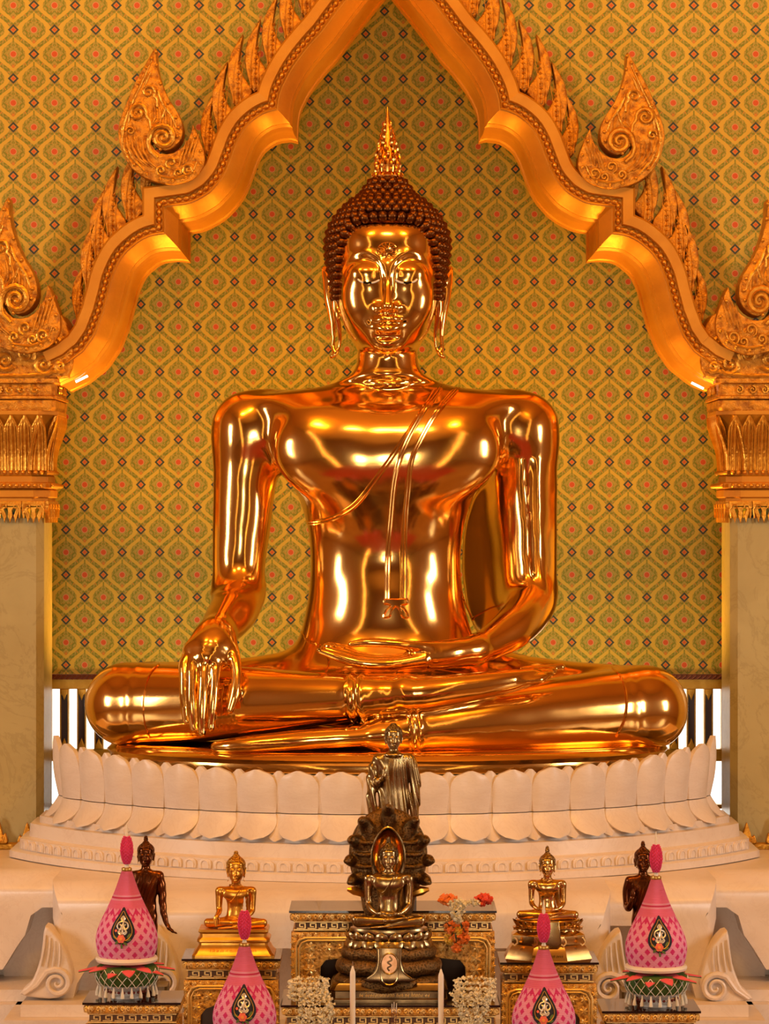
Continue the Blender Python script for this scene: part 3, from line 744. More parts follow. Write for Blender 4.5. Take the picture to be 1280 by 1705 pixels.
# ------------------------------------------------------------------ white marble lotus pedestal
ped = empty('lotus_pedestal', (0, -.2, .86), 'white marble lotus pedestal under the great golden statue', 'pedestal')
PO = absloc(ped)
PHI = math.radians(60)
def arc(a, b, t):
    """plan of the pedestal front: a circular arc of half width a, foremost point at y = -b"""
    R = a/math.sin(PHI); return R*math.sin(t), -b+R-R*math.cos(t)
def ering(levels, seg=60):
    """ring with a bowed front and straight returns; the rear, behind the columns' line, is narrower"""
    m = MB(); vs = []; fs = []; yb = .06
    for a, b, z in levels:
        r = [(*arc(a, b, t), z) for t in np.linspace(-PHI, PHI, seg)]
        r += [(a, yb, z), (a*.80, yb, z)]+[(a*.80*math.cos(t), yb+b*.8*math.sin(t), z) for t in np.linspace(0, PI, 25)[1:-1]]+[(-a*.80, yb, z), (-a, yb, z)]
        n = len(r); vs += r
    for j in range(len(levels)-1): fs += [(j*n+i, j*n+(i+1)%n, (j+1)*n+(i+1)%n, (j+1)*n+i) for i in range(n)]
    fs += [tuple(range(n)), tuple((len(levels)-1)*n+i for i in range(n))]
    return m.add(vs, fs)
ZJ = 1.622
ering([(1.40,1.00,ZJ-.11),(1.42,1.02,ZJ-.02),(1.45,1.05,ZJ),(1.40,1.0,ZJ+.05),(1.36,.98,ZJ+.148),(1.34,.96,ZJ+.152)]).build('core', M['white_marble'], ped, angle=50)
ering([(1.555,1.105,1.53),(1.555,1.105,1.500)]).build('neck_ring', M['white_marble'], ped, angle=50)
ering([(1.57,1.12,1.500),(1.595,1.145,1.498),(1.60,1.15,1.440),(1.62,1.17,1.434)]).build('drum', M['white_marble'], ped, angle=50)
ering([(1.635,1.185,1.434),(1.64,1.19,1.432),(1.64,1.19,1.384),(1.66,1.21,1.383)]).build('frieze', M['white_marble'], ped, angle=50)
ering([(1.68,1.23,1.384),(1.685,1.235,1.380),(1.685,1.235,1.351),(1.66,1.21,1.350)]).build('ledge', M['white_marble'], ped, angle=50)
def arc_samples(a, step):
    R = a/math.sin(PHI); n = int(PHI*R/step); return [k*step/R for k in range(-n, n+1)]
def petal_mesh(name, w, h, out, bulge, tipdir, sharp=2.6, thick=.02, crease=.005, flat=.5):
    """petal rising (tipdir 1) or drooping (-1) from z=0; local -y is outward"""
    nu, nv = 9, 11; vs = []; fs = []
    for layer in (0, 1):
        for j in range(nv):
            v = j/(nv-1); t = max(0.0, (v-flat)/(1-flat)); ww = w/2*(1-t**sharp)**(1/sharp) if v < 1 else w*.05
            ww *= .90+.10*min(1, v/.35)
            for i in range(nu):
                u = -1+2*i/(nu-1)
                y = -(out*v*v+bulge*math.sin(PI*min(v*.9+.1, 1))*(1-u*u)*.9+crease*(1-abs(u))*(v*(1-v)*3)+bulge*.25*(1-u*u))
                vs.append((u*ww, y+(thick if layer else 0), tipdir*h*v))
    n = nu*nv
    for j in range(nv-1):
        for i in range(nu-1):
            a = j*nu+i; fs.append((a, a+1, a+nu+1, a+nu)); fs.append((n+a, n+a+nu, n+a+nu+1, n+a+1))
    bd = [i for i in range(nu)]+[j*nu+nu-1 for j in range(1, nv)]+[(nv-1)*nu+i for i in range(nu-2, -1, -1)]+[j*nu for j in range(nv-2, 0, -1)]
    for k in range(len(bd)): a, b = bd[k], bd[(k+1) % len(bd)]; fs.append((a, b, n+b, n+a))
    return MB().add(vs, fs).mesh(name, M['white_marble'], angle=55)
SP = .1825
up_me = petal_mesh('upper_petal', SP*.975, 1.0, .03, .022, 1, sharp=2.15, flat=.55); up2_me = petal_mesh('back_petal', SP*.62, 1.0, .02, .012, 1, sharp=1.6)
dn_me = petal_mesh('lower_petal', SP*.97, .105, .085, .020, -1, sharp=2.2, flat=.35); dn2_me = petal_mesh('lower_back_petal', SP*.62, .112, .070, .012, -1, sharp=1.7)
ths = arc_samples(1.475, SP)
def put(me, th, a, b, z, sz=1.0, sx=1.0):
    x, y = arc(a, b, th); link(me.name.split('.')[0], me, ped, Vector((x, y, z))-PO, (0, 0, th), (sx, 1, sz))
def rise(th): return .180+.075*abs(math.sin(th)/math.sin(PHI))**3
for i, th in enumerate(ths):
    put(up_me, th, 1.475, 1.075, ZJ, rise(th)); put(dn_me, th, 1.475, 1.075, ZJ-.004)
    if i < len(ths)-1:
        tm = (th+ths[i+1])/2; put(up2_me, tm, 1.462, 1.062, ZJ, rise(tm)-.004); put(dn2_me, tm, 1.462, 1.062, ZJ-.004)
for sg in (-1, 1):               # petals turning the corner
    x, y = arc(1.475, 1.075, sg*PHI)
    for k, (me, z, sz) in enumerate(((up_me, ZJ, rise(PHI)+.012), (dn_me, ZJ-.004, 1.0))):
        link(me.name.split('.')[0], me, ped, Vector((x-sg*.012, y+.055, z))-PO, (0, 0, sg*1.35), (.8, 1, sz))
# carved frieze panels
fp_ = MB(); fp_.prism([(-.028,.004),(.028,.004),(.030,.020),(.028,.036),(.016,.045),(-.016,.045),(-.028,.036),(-.030,.020)], -.008, .006, .003)
fp_.tube([(-.017,-.010,.006),(-.019,-.010,.022),(-.012,-.010,.036),(0,-.010,.040),(.012,-.010,.036),(.019,-.010,.022),(.017,-.010,.006)], .003, 5)
fpm = fp_.mesh('frieze_panel', M['white_marble'])
for th in arc_samples(1.64, .071): put(fpm, th, 1.641, 1.191, 1.384)
# ------------------------------------------------------------------ redented lion-leg base below
base = empty('altar_platform', (0, -.3, 0), 'broad white marble stepped platform with scrolled legs beneath the lotus pedestal', 'platform')
ering([(1.62,1.17,1.3445),(1.62,1.17,1.27)]).build('under_ledge', M['white_marble'], base, angle=50)
def bay(hw, yf, op_in, op_top, zt=1.35, zb=.868, bev=.15):
    """front slab with cushion-rounded top and an opening between two scrolled legs, recess wall behind"""
    yb = .06
    # (x, z, how far the front face draws in: x, z)
    R = [(hw,zt,.06,1.0),(hw,zt-.06,.06,.55),(hw,op_top+.02,.05,0),(hw-.03,op_top-.12,.03,0),(hw-.02,zb+.12,.02,0),(hw+.015,zb,.02,0),(hw-.10,zb,0,0),(op_in+.10,zb+.06,0,0),(op_in+.045,zb+.15,0,0),(op_in+.005,op_top-.12,0,0),(op_in-.02,op_top-.035,0,0),(op_in-.07,op_top,0,0)]
    P = R+[(-p[0],p[1],-p[2],p[3]) for p in R[::-1]]; n = len(P); m = MB(); vs = []; rings = 0
    for k in range(9):
        t = PI/2*k/8; q = 1-math.sin(t); vs += [(p[0]-p[2]*q, yf+bev*(1-math.cos(t)) if True else 0, p[1]-p[3]*bev*q) for p in P]; rings += 1
    vs += [(p[0], yb, p[1]) for p in P]; rings += 1
    tri = tessellate_polygon([[Vector((p[0], p[2], 0)) for p in vs[:n]]])
    fs = [tuple(t) for t in tri]+[tuple((rings-1)*n+i for i in t[::-1]) for t in tri]
    for j in range(rings-1): fs += [(j*n+i, j*n+(i+1)%n, (j+1)*n+(i+1)%n, (j+1)*n+i) for i in range(n)]
    m.add(vs, fs); m.box((0, (yf+.2+yb)/2, (zb+op_top)/2+.02), (2*(op_in+.12), yb-yf-.2, op_top-zb+.06)); return m
bay(2.35, -.82, 1.545, 1.195, 1.3465).build('wing_bay', M['white_marble'], base, angle=50)
bay(1.400, -1.22, 1.185, 1.170, 1.3480).build('side_bay', M['white_marble'], base, angle=50)
bay(.925, -1.60, .70, 1.130, 1.3495).build('centre_bay', M['white_marble'], base, angle=50)
st = MB()
for hw, yf in ((2.42,-1.00),(1.50,-1.40),(1.02,-1.76)): st.box((0, (yf+.06)/2, .8435), (2*hw, .06-yf, .05))
st.build('upper_step', M['white_marble'], base, smooth=False)
st = MB()
for hw, yf in ((2.48,-1.08),(1.56,-1.48),(1.08,-1.82)): st.box((0, (yf+.06)/2, .41), (2*hw, .06-yf, .816))
st.build('lower_step', M['white_marble'], base, smooth=False)
FIN = [(75,1542),(90,1552),(107,1575),(118,1607),(121,1630),(112,1650),(95,1662),(67,1662),(32,1655),(50,1637),(60,1617),(67,1595),(71,1567)]
def fin(side, dx, yf, name='scroll_foot', scl=1.0):
    f = lambda px, py: W((px+dx) if side < 0 else 1280-(px+dx)+6, py+(0 if side < 0 else 8), yf)
    pl = [(f(*p)[0], f(*p)[2]) for p in crom(FIN, 2, closed=True)]
    o = MB().prism(pl, yf, yf+.12, .012, 3).build(name, M['white_marble'], base, angle=40)
    pts = []
    for i in range(31):
        t = i/30; a = -PI*.55+t*3.6*PI; r = 21*(1-t)**.85+1.5; pts.append(f(95+r*math.cos(a), 1636+r*math.sin(a))+np.array([0,-.008,0]))
    MB().tube([f(40,1655)+np.array([0,-.004,0]), f(62,1640)+np.array([0,-.006,0]), f(78,1618)+np.array([0,-.008,0])]+pts, [.006,.010,.013]+[.014*(1-.65*i/30) for i in range(31)], 7).build('scroll', M['white_marble'], o)
    for k in range(4):
        MB().tube([f(76+k*8, 1556+k*5)+np.array([0,-.003,0]), f(73+k*9, 1580+k*4)+np.array([0,-.006,0]), f(68+k*10, 1608+k*2)+np.array([0,-.004,0])], [.003,.007,.003], 5).build('fin_rib', M['white_marble'], o)
for side in (-1, 1):
    fin(side, 0, -1.30); fin(side, 178, -1.68)
    # leafy carving in the recess beside the outer leg
    g = lambda px, py: W(px if side < 0 else 1286-px, py+(0 if side < 0 else 6), -.60)
    MB().box(tuple(W(52 if side < 0 else 1234, 1590, -.55)), (.32, .06, .46)).build('recess_panel', M['white_marble'], base, smooth=False)
    for cx_, cy_, r_, d_ in ((72,1538,9,1),(60,1550,8,-1),(52,1566,8,1),(76,1555,6,-1),(46,1580,6,-1)):
        MB().tube([g(cx_+r_*(1-.8*t)*math.cos(d_*t*9), cy_+r_*(1-.8*t)*math.sin(d_*t*9)) for t in np.linspace(0, 1, 18)], [.009*(1-.5*t) for t in np.linspace(0, 1, 18)], 5).build('recess_scroll', M['white_marble'], base)

# ------------------------------------------------------------------ seated figure (drawn at the size of the great statue)
BX = 645.0                       # axis of the great statue in the photograph
SEAT_Z = CAMZ-1.047
def zz(py, y=0.0): return CAMZ+(852.0-py)*S(y)
def xx(px, y=0.0): return (px-640.0)*S(y)
HEADK = dict(
 py=[592, 588, 581, 568, 550, 520, 490, 460, 430, 400, 380, 362, 347, 337, 330],
 hw=[ 16,  32,  48,  60,  70,  79,  83,  85,  85,  85,  80,  68,  50,  32,  12],
 bf=[.11, .185,.232,.254,.262,.268,.268,.270,.270,.262,.235,.175,.12, .07, .03],
 bb=[.03, .05, .08, .11, .14, .18, .21, .235,.240,.235,.215,.18, .13, .08, .03])
def head(sc, simple=False):
    sx = S(-.1); cx = xx(BX); cy = -0.07
    L = sc.loft([zz(p) for p in HEADK['py']], cx, cy, [h*S(0)*0.99 for h in HEADK['hw']], HEADK['bf'], HEADK['bb'], [2.2 if p > 585 or p < 385 else 2.5 for p in HEADK['py']], k=0.03)
    def fp(px, py, dy=0.0):       # a point on (or off) the face surface
        y = -0.3
        for _ in range(3):
            X, Z = xx(px, y), zz(py, y); y = float(L.fy(X, Z))
        return np.array([X, y+dy, Z])
    m = lambda px: 2*BX-px
    for sgn in (0, 1):
        q = (lambda px: px) if sgn == 0 else m
        # eye socket, lid, brow
        sc.ell(fp(q(611), 447, -.016), (.060, .030, .050), k=.035, mode='s')
        sc.ell(fp(q(610), 452, .024), (.072, .046, .046), k=.022)
        sc.tube([fp(q(px), py, dy) for px, py, dy in ((639,452,.004),(634,434,.004),(621,423,.004),(606,419.5,.006),(591,425,.008),(579,438,.012),(574,450,.018))],
                [.011,.011,.010,.009,.009,.008,.005], k=.018)
        # lid edge and lower lid
        if not simple:
            sc.tube([fp(q(px), py, dy) for px, py, dy in ((632,464.5,-.001),(622,469,-.006),(611,471,-.010),(600,468,-.006),(588,461,.002),(577,458,.008))], [.003,.005,.006,.005,.004,.002], k=.006, mode='s')
            sc.tube([fp(q(px), py, dy) for px, py, dy in ((630,469,.004),(620,474.5,.001),(611,476,.0),(600,474,.003),(590,466,.008))], [.003,.006,.007,.006,.003], k=.008)
        # nose wing
        sc.ell(fp(q(631.5), 512.5, -.010), (.018, .021, .014), k=.012)
        # cheek
        sc.ell(fp(q(606), 495, .046), (.088, .055, .11), k=.08)
    # nose
    sc.tube([fp(BX, py, dy) for py, dy in ((438,.004),(458,-.006),(478,-.020),(496,-.037),(509,-.046))], [.014,.0135,.016,.020,.024], k=.022)
    sc.ell(fp(BX, 511, -.046), (.022, .022, .019), k=.014)
    # mouth
    sc.ell(fp(BX, 541, .046), (.095, .06, .062), k=.05)
    up = [(612,532.5,.002),(621,534,-.014),(632,532.5,-.026),(640,530,-.032),(645,531.5,-.031),(650,530,-.032),(658,532.5,-.026),(669,534,-.014),(678,532.5,.002)]
    sc.tube([fp(a, b, c) for a, b, c in up], [.004,.011,.0145,.015,.014,.015,.0145,.011,.004], k=.006)
    lo = [(617,540.5,-.004),(630,545.5,-.022),(645,547.5,-.029),(660,545.5,-.022),(673,540.5,-.004)]
    sc.tube([fp(a, b, c) for a, b, c in lo], [.006,.015,.020,.015,.006], k=.006)
    if not simple:
        sl = [(611,533,-.004),(621,536.8,-.020),(634,538,-.034),(645,537,-.040),(656,538,-.034),(669,536.8,-.020),(679,533,-.004)]
        sc.tube([fp(a, b, c) for a, b, c in sl], [.002,.006,.0085,.0085,.0085,.006,.002], k=.004, mode='s')
        sc.ell(fp(BX, 525, -.016), (.006,.010,.016), k=.012, mode='s')
    # chin
    sc.ell(fp(BX, 573, .026), (.070, .050, .048), k=.05)
    sc.ell(fp(BX, 560, -.010), (.050, .014, .010), k=.022, mode='s')
    # ears: long flat shells with slit lobes curling outward
    for sgn in (-1, 1):
        e = lambda dx, py, y: np.array([cx+sgn*dx*S(y), y, zz(py, y)])
        sc.tube([e(84,470,.0),(e(94,458,.0)),e(101,448,.015),e(106,447,.03),e(103,470,.03),e(97,500,.015),e(92,530,-.0),e(90,560,-.01),e(91,578,-.015),e(88,590,-.02),e(94,594,-.025)],
                [.016,.014,.011,.010,.014,.016,.014,.010,.010,.010,.009], k=.012)
        sc.tube([e(84,480,-.03),e(87,500,-.04),e(85,525,-.04),e(81,545,-.03),e(79,562,-.025),e(81,580,-.02),e(86,589,-.02)], [.015,.017,.015,.012,.009,.008,.008], k=.012)
        sc.tube([e(93,462,.02),e(94,485,.015),e(91,510,.005),e(87,532,.0)], [.022,.028,.024,.014], k=.02, flat=((0,1,0), .6))
    return L, fp
def seated(mudra='earth', simple=False, headscale=1.0):
    sc = Sculpt(); b = W
    K = [ # py, left, right, front, back
     (1165,400,890,.42,.36),(1125,440,850,.40,.33),(1095,474,806,.345,.30),(1060,497,788,.295,.26),(1020,508,776,.262,.24),(980,515,769,.245,.23),(930,517,766,.240,.22),
     (890,514,770,.255,.225),(850,505,779,.285,.24),(810,490,795,.318,.26),(770,472,815,.335,.28),(730,456,832,.325,.285),(700,446,842,.295,.28),(680,436,854,.25,.26),(666,430,860,.20,.235),
     (656,450,840,.165,.20),(648,505,785,.150,.185),(640,548,742,.142,.17),(628,578,712,.140,.16),(614,591,699,.138,.155),(596,595,695,.135,.15),(560,596,694,.13,.14)]
    P = [3.0 if k[0] < 700 and k[0] > 650 else 2.5 if k[0] < 860 and k[0] > 640 else 2.15 for k in K]
    sc.loft([zz(k[0]) for k in K], [xx((k[1]+k[2])/2) for k in K], [-.06 if k[0] < 640 else -.02 for k in K], [(k[2]-k[1])/2*S(0) for k in K], [k[3] for k in K], [k[4] for k in K], P, k=.02)
    # chest
    for px in (552, 738): sc.ell(b(px, 752, -.235), (.25, .10, .19), k=.13)
    sc.ell(b(815, 935, .10), (.21, .022, .37), k=.02, rot=Matrix.Rotation(-.95, 4, 'Z'))
    sc.ell(b(BX, 1010, -.16), (.20, .11, .18), k=.08)
    sc.tube([b(530,696,.0), b(470,694,.02), b(416,713,.02)], [.10,.122,.138], k=.07); sc.tube([b(760,696,.0), b(820,694,.02), b(868,713,.02)], [.10,.122,.136], k=.07)
    # neck creases
    for py, r in ((633, .018), (616, .010)):
        sc.tube([b(BX+dx*(1.0 if py > 620 else .84), py+dp, y) for dx, dp, y in ((-58,-8,-.03),(-48,-1,-.11),(-25,4,-.165),(0,6,-.185),(25,4,-.165),(48,-1,-.11),(58,-8,-.03))], [.003,r*.8,r,r,r,r*.8,.003], k=.014)
    HL = head(sc, simple)
    # legs: his right leg (picture left) lies on top
    KNL, KNR = b(211,1172,-.30), b(1073,1179,-.30)
    sc.ell(b(BX, 1165, -.36), (.62, .44, .13), k=.05)
    sc.tube([KNR, b(905,1162,-.12), b(745,1142,.02)], [.187,.180,.20], k=.06, n=20)
    sc.tube([KNR, b(960,1187,-.45), b(830,1199,-.62), b(715,1211,-.74), b(640,1222,-.79)], [.187,.172,.140,.105,.085], k=.03, n=16)
    sc.tube([b(640,1222,-.79), b(560,1228,-.82), b(475,1234,-.82), b(400,1240,-.80), b(365,1243,-.77)], [.085,.075,.07,.055,.04], k=.03, flat=((0,0,1), .62))
    sc.ell(b(622,1224,-.80), (.075,.07,.06), k=.02)
    sc.tube([KNL, b(400,1162,-.12), b(560,1142,.02)], [.185,.180,.20], k=.06, n=20)
    sc.tube([KNL, b(330,1170,-.45), b(470,1166,-.62), b(575,1161,-.735), b(645,1158,-.79)], [.185,.172,.134,.103,.088], k=.012, n=16)
    sc.tube([b(645,1158,-.79), b(690,1156,-.82), b(750,1149,-.81), b(830,1137,-.76), b(885,1127,-.71)], [.088,.092,.082,.066,.048], k=.02, flat=((0,0.35,1), .82))
    sc.ell(b(676,1152,-.83), (.075,.06,.075), k=.02)
    for i, (px, py, y, r) in enumerate(((884,1115,-.69,.022),(884,1120,-.72,.020),(883,1124.5,-.745,.018),(880,1129,-.765,.017),(876,1133,-.78,.015))):
        sc.tube([b(px-12,py+1.5,y), b(px+22,py-1.5,y+.02), b(px+(50 if i==0 else 40)-i*3,py-3+(i==0)*-2,y+.04)], [r,r*.95,r*.85], k=.008)
    # cuffs of the robe at shins and knees
    def ringband(p, ax, r, amp, w):
        p = np.array(p); ax = np.array(ax, float); ax /= np.linalg.norm(ax)
        sc.func(lambda q: -amp*np.exp(-(((q-p)@ax)/w)**2)*(np.sqrt((((q-p)-np.outer((q-p)@ax, ax))**2).sum(1)) < r), p-r, p+r)
    for px in (588, 607): ringband(b(px, 1160, -.75), np.array(b(620,1159,-.77))-np.array(b(560,1162,-.72)), .125, .010, .010)
    for px in (678, 690): ringband(b(px, 1214, -.76), np.array(b(720,1211,-.74))-np.array(b(660,1219,-.78)), .13, .008, .008)
    ringband(b(240,1172,-.33), (1,-.35,.0), .22, .006, .006); ringband(b(1036,1180,-.35), (1,.35,.0), .22, .006, .006)
    # arms
    if mudra == 'earth':
        sc.tube([b(414,712,.02), b(408,765,.015), b(404,850,.0), b(398,930,-.02), b(397,985,-.05)], [.142,.143,.136,.122,.113], k=.13, n=10)
        sc.tube([b(397,985,-.05), b(393,1008,-.16), b(380,1029,-.31), b(367,1045,-.45), b(359,1056,-.55)], [.113,.112,.102,.088,.078], k=.05, n=14)
        sc.tube([b(359,1056,-.55), b(352,1078,-.635), b(343,1100,-.675)], [.078,.080,.064], k=.03, flat=((0,1,.5), .72))
        sc.func(lambda q: -.006*np.exp(-((q[:,2]-zz(982,-.1)-.02*np.sin(q[:,0]*9))/.008)**2)*((q[:,0] < xx(445)) & (q[:,1] < .15)), b(330,1010,-.4), b(450,950,.2))
        sc.ell(b(349,1086,-.645), (.122,.052,.085), k=.03); sc.ell(b(356,1066,-.60), (.095,.06,.07), k=.04)
        F = [[(311,1098,-.665),(306,1130,-.705),(306,1165,-.72),(309,1200,-.715)], [(324,1100,-.675),(319,1138,-.72),(319,1178,-.735),(322,1213,-.73)],
             [(341,1101,-.680),(338,1140,-.73),(336,1185,-.745),(336,1221,-.74)], [(357,1100,-.675),(357,1135,-.72),(354,1178,-.735),(351,1212,-.73)]]
        for f, r in zip(F, (.020,.022,.0235,.022)):
            sc.tube([b(350,1070,-.62)]+[b(*q) for q in f], [.03, r*1.45, r*1.02, r*.92, r*.74], k=.010)
            q = f[-1]; sc.ell(b(q[0], q[1]-2, q[2]-r*.62), (r*.5, .004, r*.75), k=.003)
        sc.tube([b(376,1066,-.59), b(388,1090,-.655), b(394,1122,-.70), b(391,1154,-.725), b(383,1182,-.735)], [.036,.030,.024,.0225,.017], k=.018)
    arms_lap = [(1, 'l')] if mudra == 'earth' else [(1, 'l'), (-1, 'l')]
    for sg, _ in arms_lap:
        q = (lambda px, py, y: b(px, py, y)) if sg > 0 else (lambda px, py, y: b(2*BX-px, py, y))
        sc.tube([q(870,712,.02), q(878,765,.015), q(883,850,.0), q(887,930,-.02), q(888,985,-.05)], [.140,.134,.122,.110,.106], k=.13, n=10)
        sc.tube([q(888,985,-.05), q(884,1008,-.14), q(858,1042,-.30), q(820,1068,-.43), q(788,1083,-.53)], [.106,.108,.096,.076,.063], k=.03, n=14)
        if sg > 0:
            sc.tube([q(788,1083,-.53), q(750,1088,-.60), q(712,1093,-.645), q(690,1095,-.66)], [.063,.064,.058,.050], k=.02, flat=((0,1,.3), .95))
            for i, (dy, dp) in enumerate(((0,0),(.045,-5),(.085,-9),(.12,-12))):
                sc.tube([q(705,1098+dp*.5,-.68+dy), q(655,1105+dp*.6,-.72+dy), q(605,1104+dp*.8,-.73+dy), q(566+i*3,1094+dp,-.72+dy), q(533+i*5,1083+dp*.8,-.70+dy)], [.034,.027,.025,.0225,.016], k=.010)
            sc.tube([q(735,1080,-.62), q(700,1077,-.68), q(655,1071,-.71), q(612,1069,-.715), q(584,1072,-.71)], [.036,.026,.021,.020,.0155], k=.014)
            ringband(q(793,1082,-.525), np.array(q(820,1070,-.43))-np.array(q(788,1083,-.53)), .09, .006, .006); ringband(q(799,1079,-.51), np.array(q(820,1070,-.43))-np.array(q(788,1083,-.53)), .09, .006, .006)
        else:
            sc.tube([q(788,1083,-.53), q(750,1076,-.60), q(712,1070,-.645), q(690,1070,-.66)], [.063,.060,.052,.045], k=.02, flat=((0,1,.3), .95))
            for i, (dy, dp) in enumerate(((0,0),(.045,-5),(.085,-9))):
                sc.tube([q(705,1078+dp*.5,-.69+dy), q(655,1082+dp*.6,-.74+dy), q(605,1080+dp*.8,-.75+dy), q(560,1074+dp,-.73+dy)], [.030,.026,.024,.018], k=.010)
    # seat plane
    sc.func(lambda q: SEAT_Z-q[:, 2], (-2,-2,0), (2,2,SEAT_Z+.05), k=.01, mode='i')
    # gentle hammered irregularity of cast metal
    sc.func(lambda q: .0012*np.sin(q[:,0]*19+2*np.sin(q[:,2]*7))*np.sin(q[:,2]*23+1.7*np.sin(q[:,0]*9))*np.sin(q[:,1]*17+1), (-3,-3,-3), (3,3,9))
    return sc, HL

BUDDHA_LOC = (xx(BX, -.2), -.2, SEAT_Z-.085)
def great_buddha():
    root = empty('golden_buddha_statue', BUDDHA_LOC, 'huge polished golden seated Buddha statue on the white lotus pedestal', 'statue')
    off = Vector(BUDDHA_LOC)
    sc, (L, fp) = seated('earth')
    def relax(v):
        d = np.full(len(v), .9); d[v[:,2] > zz(600)] = .30
        for lo_, hi_ in ((W(295,1235,-.9), W(402,1062,-.5)), (W(520,1128,-.9), W(745,1060,-.5)), (W(575,1250,-1.0), W(700,1120,-.6)), (W(860,1140,-.95), W(950,1100,-.55)), (W(560,650,-.5), W(730,600,.2))):
            d[np.all((v > np.minimum(lo_, hi_)) & (v < np.maximum(lo_, hi_)), axis=1)] = .0
        return d
    me = sc.mesh('body', BODY_H, M['gold'], off=off, relax=relax); link('body', me, root)
    def on(pts, lift, n=10, y0=-1.4):
        Q = crom([(p[0], p[1]) for p in pts], n); X = xx(Q[:,0], -.3); Z = zz(Q[:,1], -.3); Y = sc.front(X, Z, y0)
        for _ in range(2):
            X = (Q[:,0]-640)*((Y-CAMY)/FPX); Z = CAMZ+(852-Q[:,1])*((Y-CAMY)/FPX); Y = sc.front(X, Z, y0)
        ok = ~np.isnan(Y); return np.column_stack([X, Y+lift, Z])[ok]
    def ribbon(name, left, right, lift, nacr=7, n=10):
        A = crom(left, n); B = crom(right, n); m = MB(); vs = []
        grid = np.array([A+(B-A)*t for t in np.linspace(0, 1, nacr)]).reshape(-1, 2)
        X = xx(grid[:,0], -.3); Z = zz(grid[:,1], -.3); Y = sc.front(X, Z)
        X = (grid[:,0]-640)*((Y-CAMY)/FPX); Z = CAMZ+(852-grid[:,1])*((Y-CAMY)/FPX); Y = sc.front(X, Z)
        k = len(A); lf = np.repeat([.01]+[lift]*(nacr-2)+[.01], k)
        vs = np.column_stack([X, Y+lf, Z]); vs = np.where(np.isnan(vs), 0, vs)
        fs = [(j*k+i, j*k+i+1, (j+1)*k+i+1, (j+1)*k+i) for j in range(nacr-1) for i in range(k-1)]
        fs = [f for f in fs if all(not np.isnan(Y[i]) for i in f)]
        return m.add(vs, fs).build(name, M['gold'], root, fix=True, angle=60)
    sl = [(733,640),(695,694),(668,745),(653,795),(646,860),(641,930),(640,996)]; sr = [(770,641),(731,685),(704,730),(689,768),(683,815),(678,880),(677,996)]
    sash = ribbon('sash', sl, sr, -.010)
    for line in ([(p[0]+1.5, p[1]) for p in sl], [(p[0]+6, p[1]) for p in sl], [(p[0]-1.5, p[1]) for p in sr], [(p[0]-6, p[1]) for p in sr]):
        MB().tube(on(line, -.010), .0055, 6).build('sash_piping', M['gold'], sash)
    tail = MB()
    for sg in (-1, 1):
        tail.tube(on([(659,996),(659+sg*17,996),(659+sg*19,1004),(659+sg*9,1008),(659+sg*17,1017),(659+sg*20,1027),(659+sg*11,1026),(659+sg*6,1014),(659,1008)], -.004), .006, 6)
    tail.build('sash_fringe', M['gold'], sash)
    for dx, dy in ((0, 0), (4, 4)):
        MB().tube(on([(722+dx,648),(700+dx,684+dy),(662+dx,741+dy),(622+dx,798+dy),(590+dx,838+dy),(556+dx,859+dy),(528,867+dy),(508,868+dy)], -.002), .0055, 6).build('robe_hem', M['gold'], root)
    MB().tube(on([(499,1048),(512,1066),(540,1074),(575,1077)], -.002), .006, 6).build('waist_seam', M['gold'], root)
    MB().tube(on([(768,985),(776,1010),(787,1032)], -.002), .005, 6).build('waist_seam', M['gold'], root)
    for line in ([(266,1104),(248,1124),(238,1160),(239,1200),(248,1226)], [(1020,1111),(1036,1130),(1043,1160),(1040,1196),(1026,1226)]):
        MB().tube(on(line, -.001), .0065, 6).build('knee_seam', M['gold'], root)
    # face inlays
    for sg in (-1, 1):
        q = lambda dx: BX+sg*dx
        pts = on([(q(13),465.5),(q(22),469.5),(q(33),470.8),(q(44),468.5),(q(50),464)], -.0015, 6)
        ey = MB().tube(pts, [.0015]+[.0045]*(len(pts)-2)+[.0015], 6).build('eye_white', M['shell'], root)
        pp = on([(q(27),470.2),(q(33),470.8),(q(40),469.6)], -.004, 6); MB().tube(pp, .0055, 6).build('pupil', M['black'], ey)
    # forehead mark, cast flower medallion
    c = fp(BX, 417, -.003); md = MB()
    for k in range(14):
        a = 2*PI*k/14; md.tube([c+np.array([math.cos(a)*r*.045, -.002*(2-r), math.sin(a)*r*.036]) for r in (.25,.6,.95)], [.003,.006,.002], 5)
    md.tube([c+np.array([math.cos(a)*.046, .002, math.sin(a)*.037]) for a in np.linspace(0, 2*PI, 24, endpoint=False)], .003, 5, closed=True)
    md.build('forehead_medallion', M['gold'], root)
    # hair
    hpy = [500,478,465,445,420,400,378,358,342,333,325,316,306,299]
    hhw = [ 84, 88, 90, 94, 97, 97, 90, 76, 60, 46, 38, 33, 25, 18]
    cx = xx(BX); cy = -.04
    H = Loft([zz(p) for p in hpy], cx, [cy]*len(hpy), [h*S(0) for h in hhw], [h*S(0)*(1.12 if p > 400 else 1.17) for h, p in zip(hhw, hpy)], [h*S(0)*1.12 for h in hhw], 2.0)
    hl = np.array([(0,374),(20,375),(48,379),(63,390),(73,408),(79,432),(83,465),(84,500)])
    def hairline(dx): return np.interp(np.abs(dx), hl[:,0], hl[:,1])
    cap = MB(); rows = np.linspace(zz(500), zz(299), 40); n = 72; vs = []; fs = []
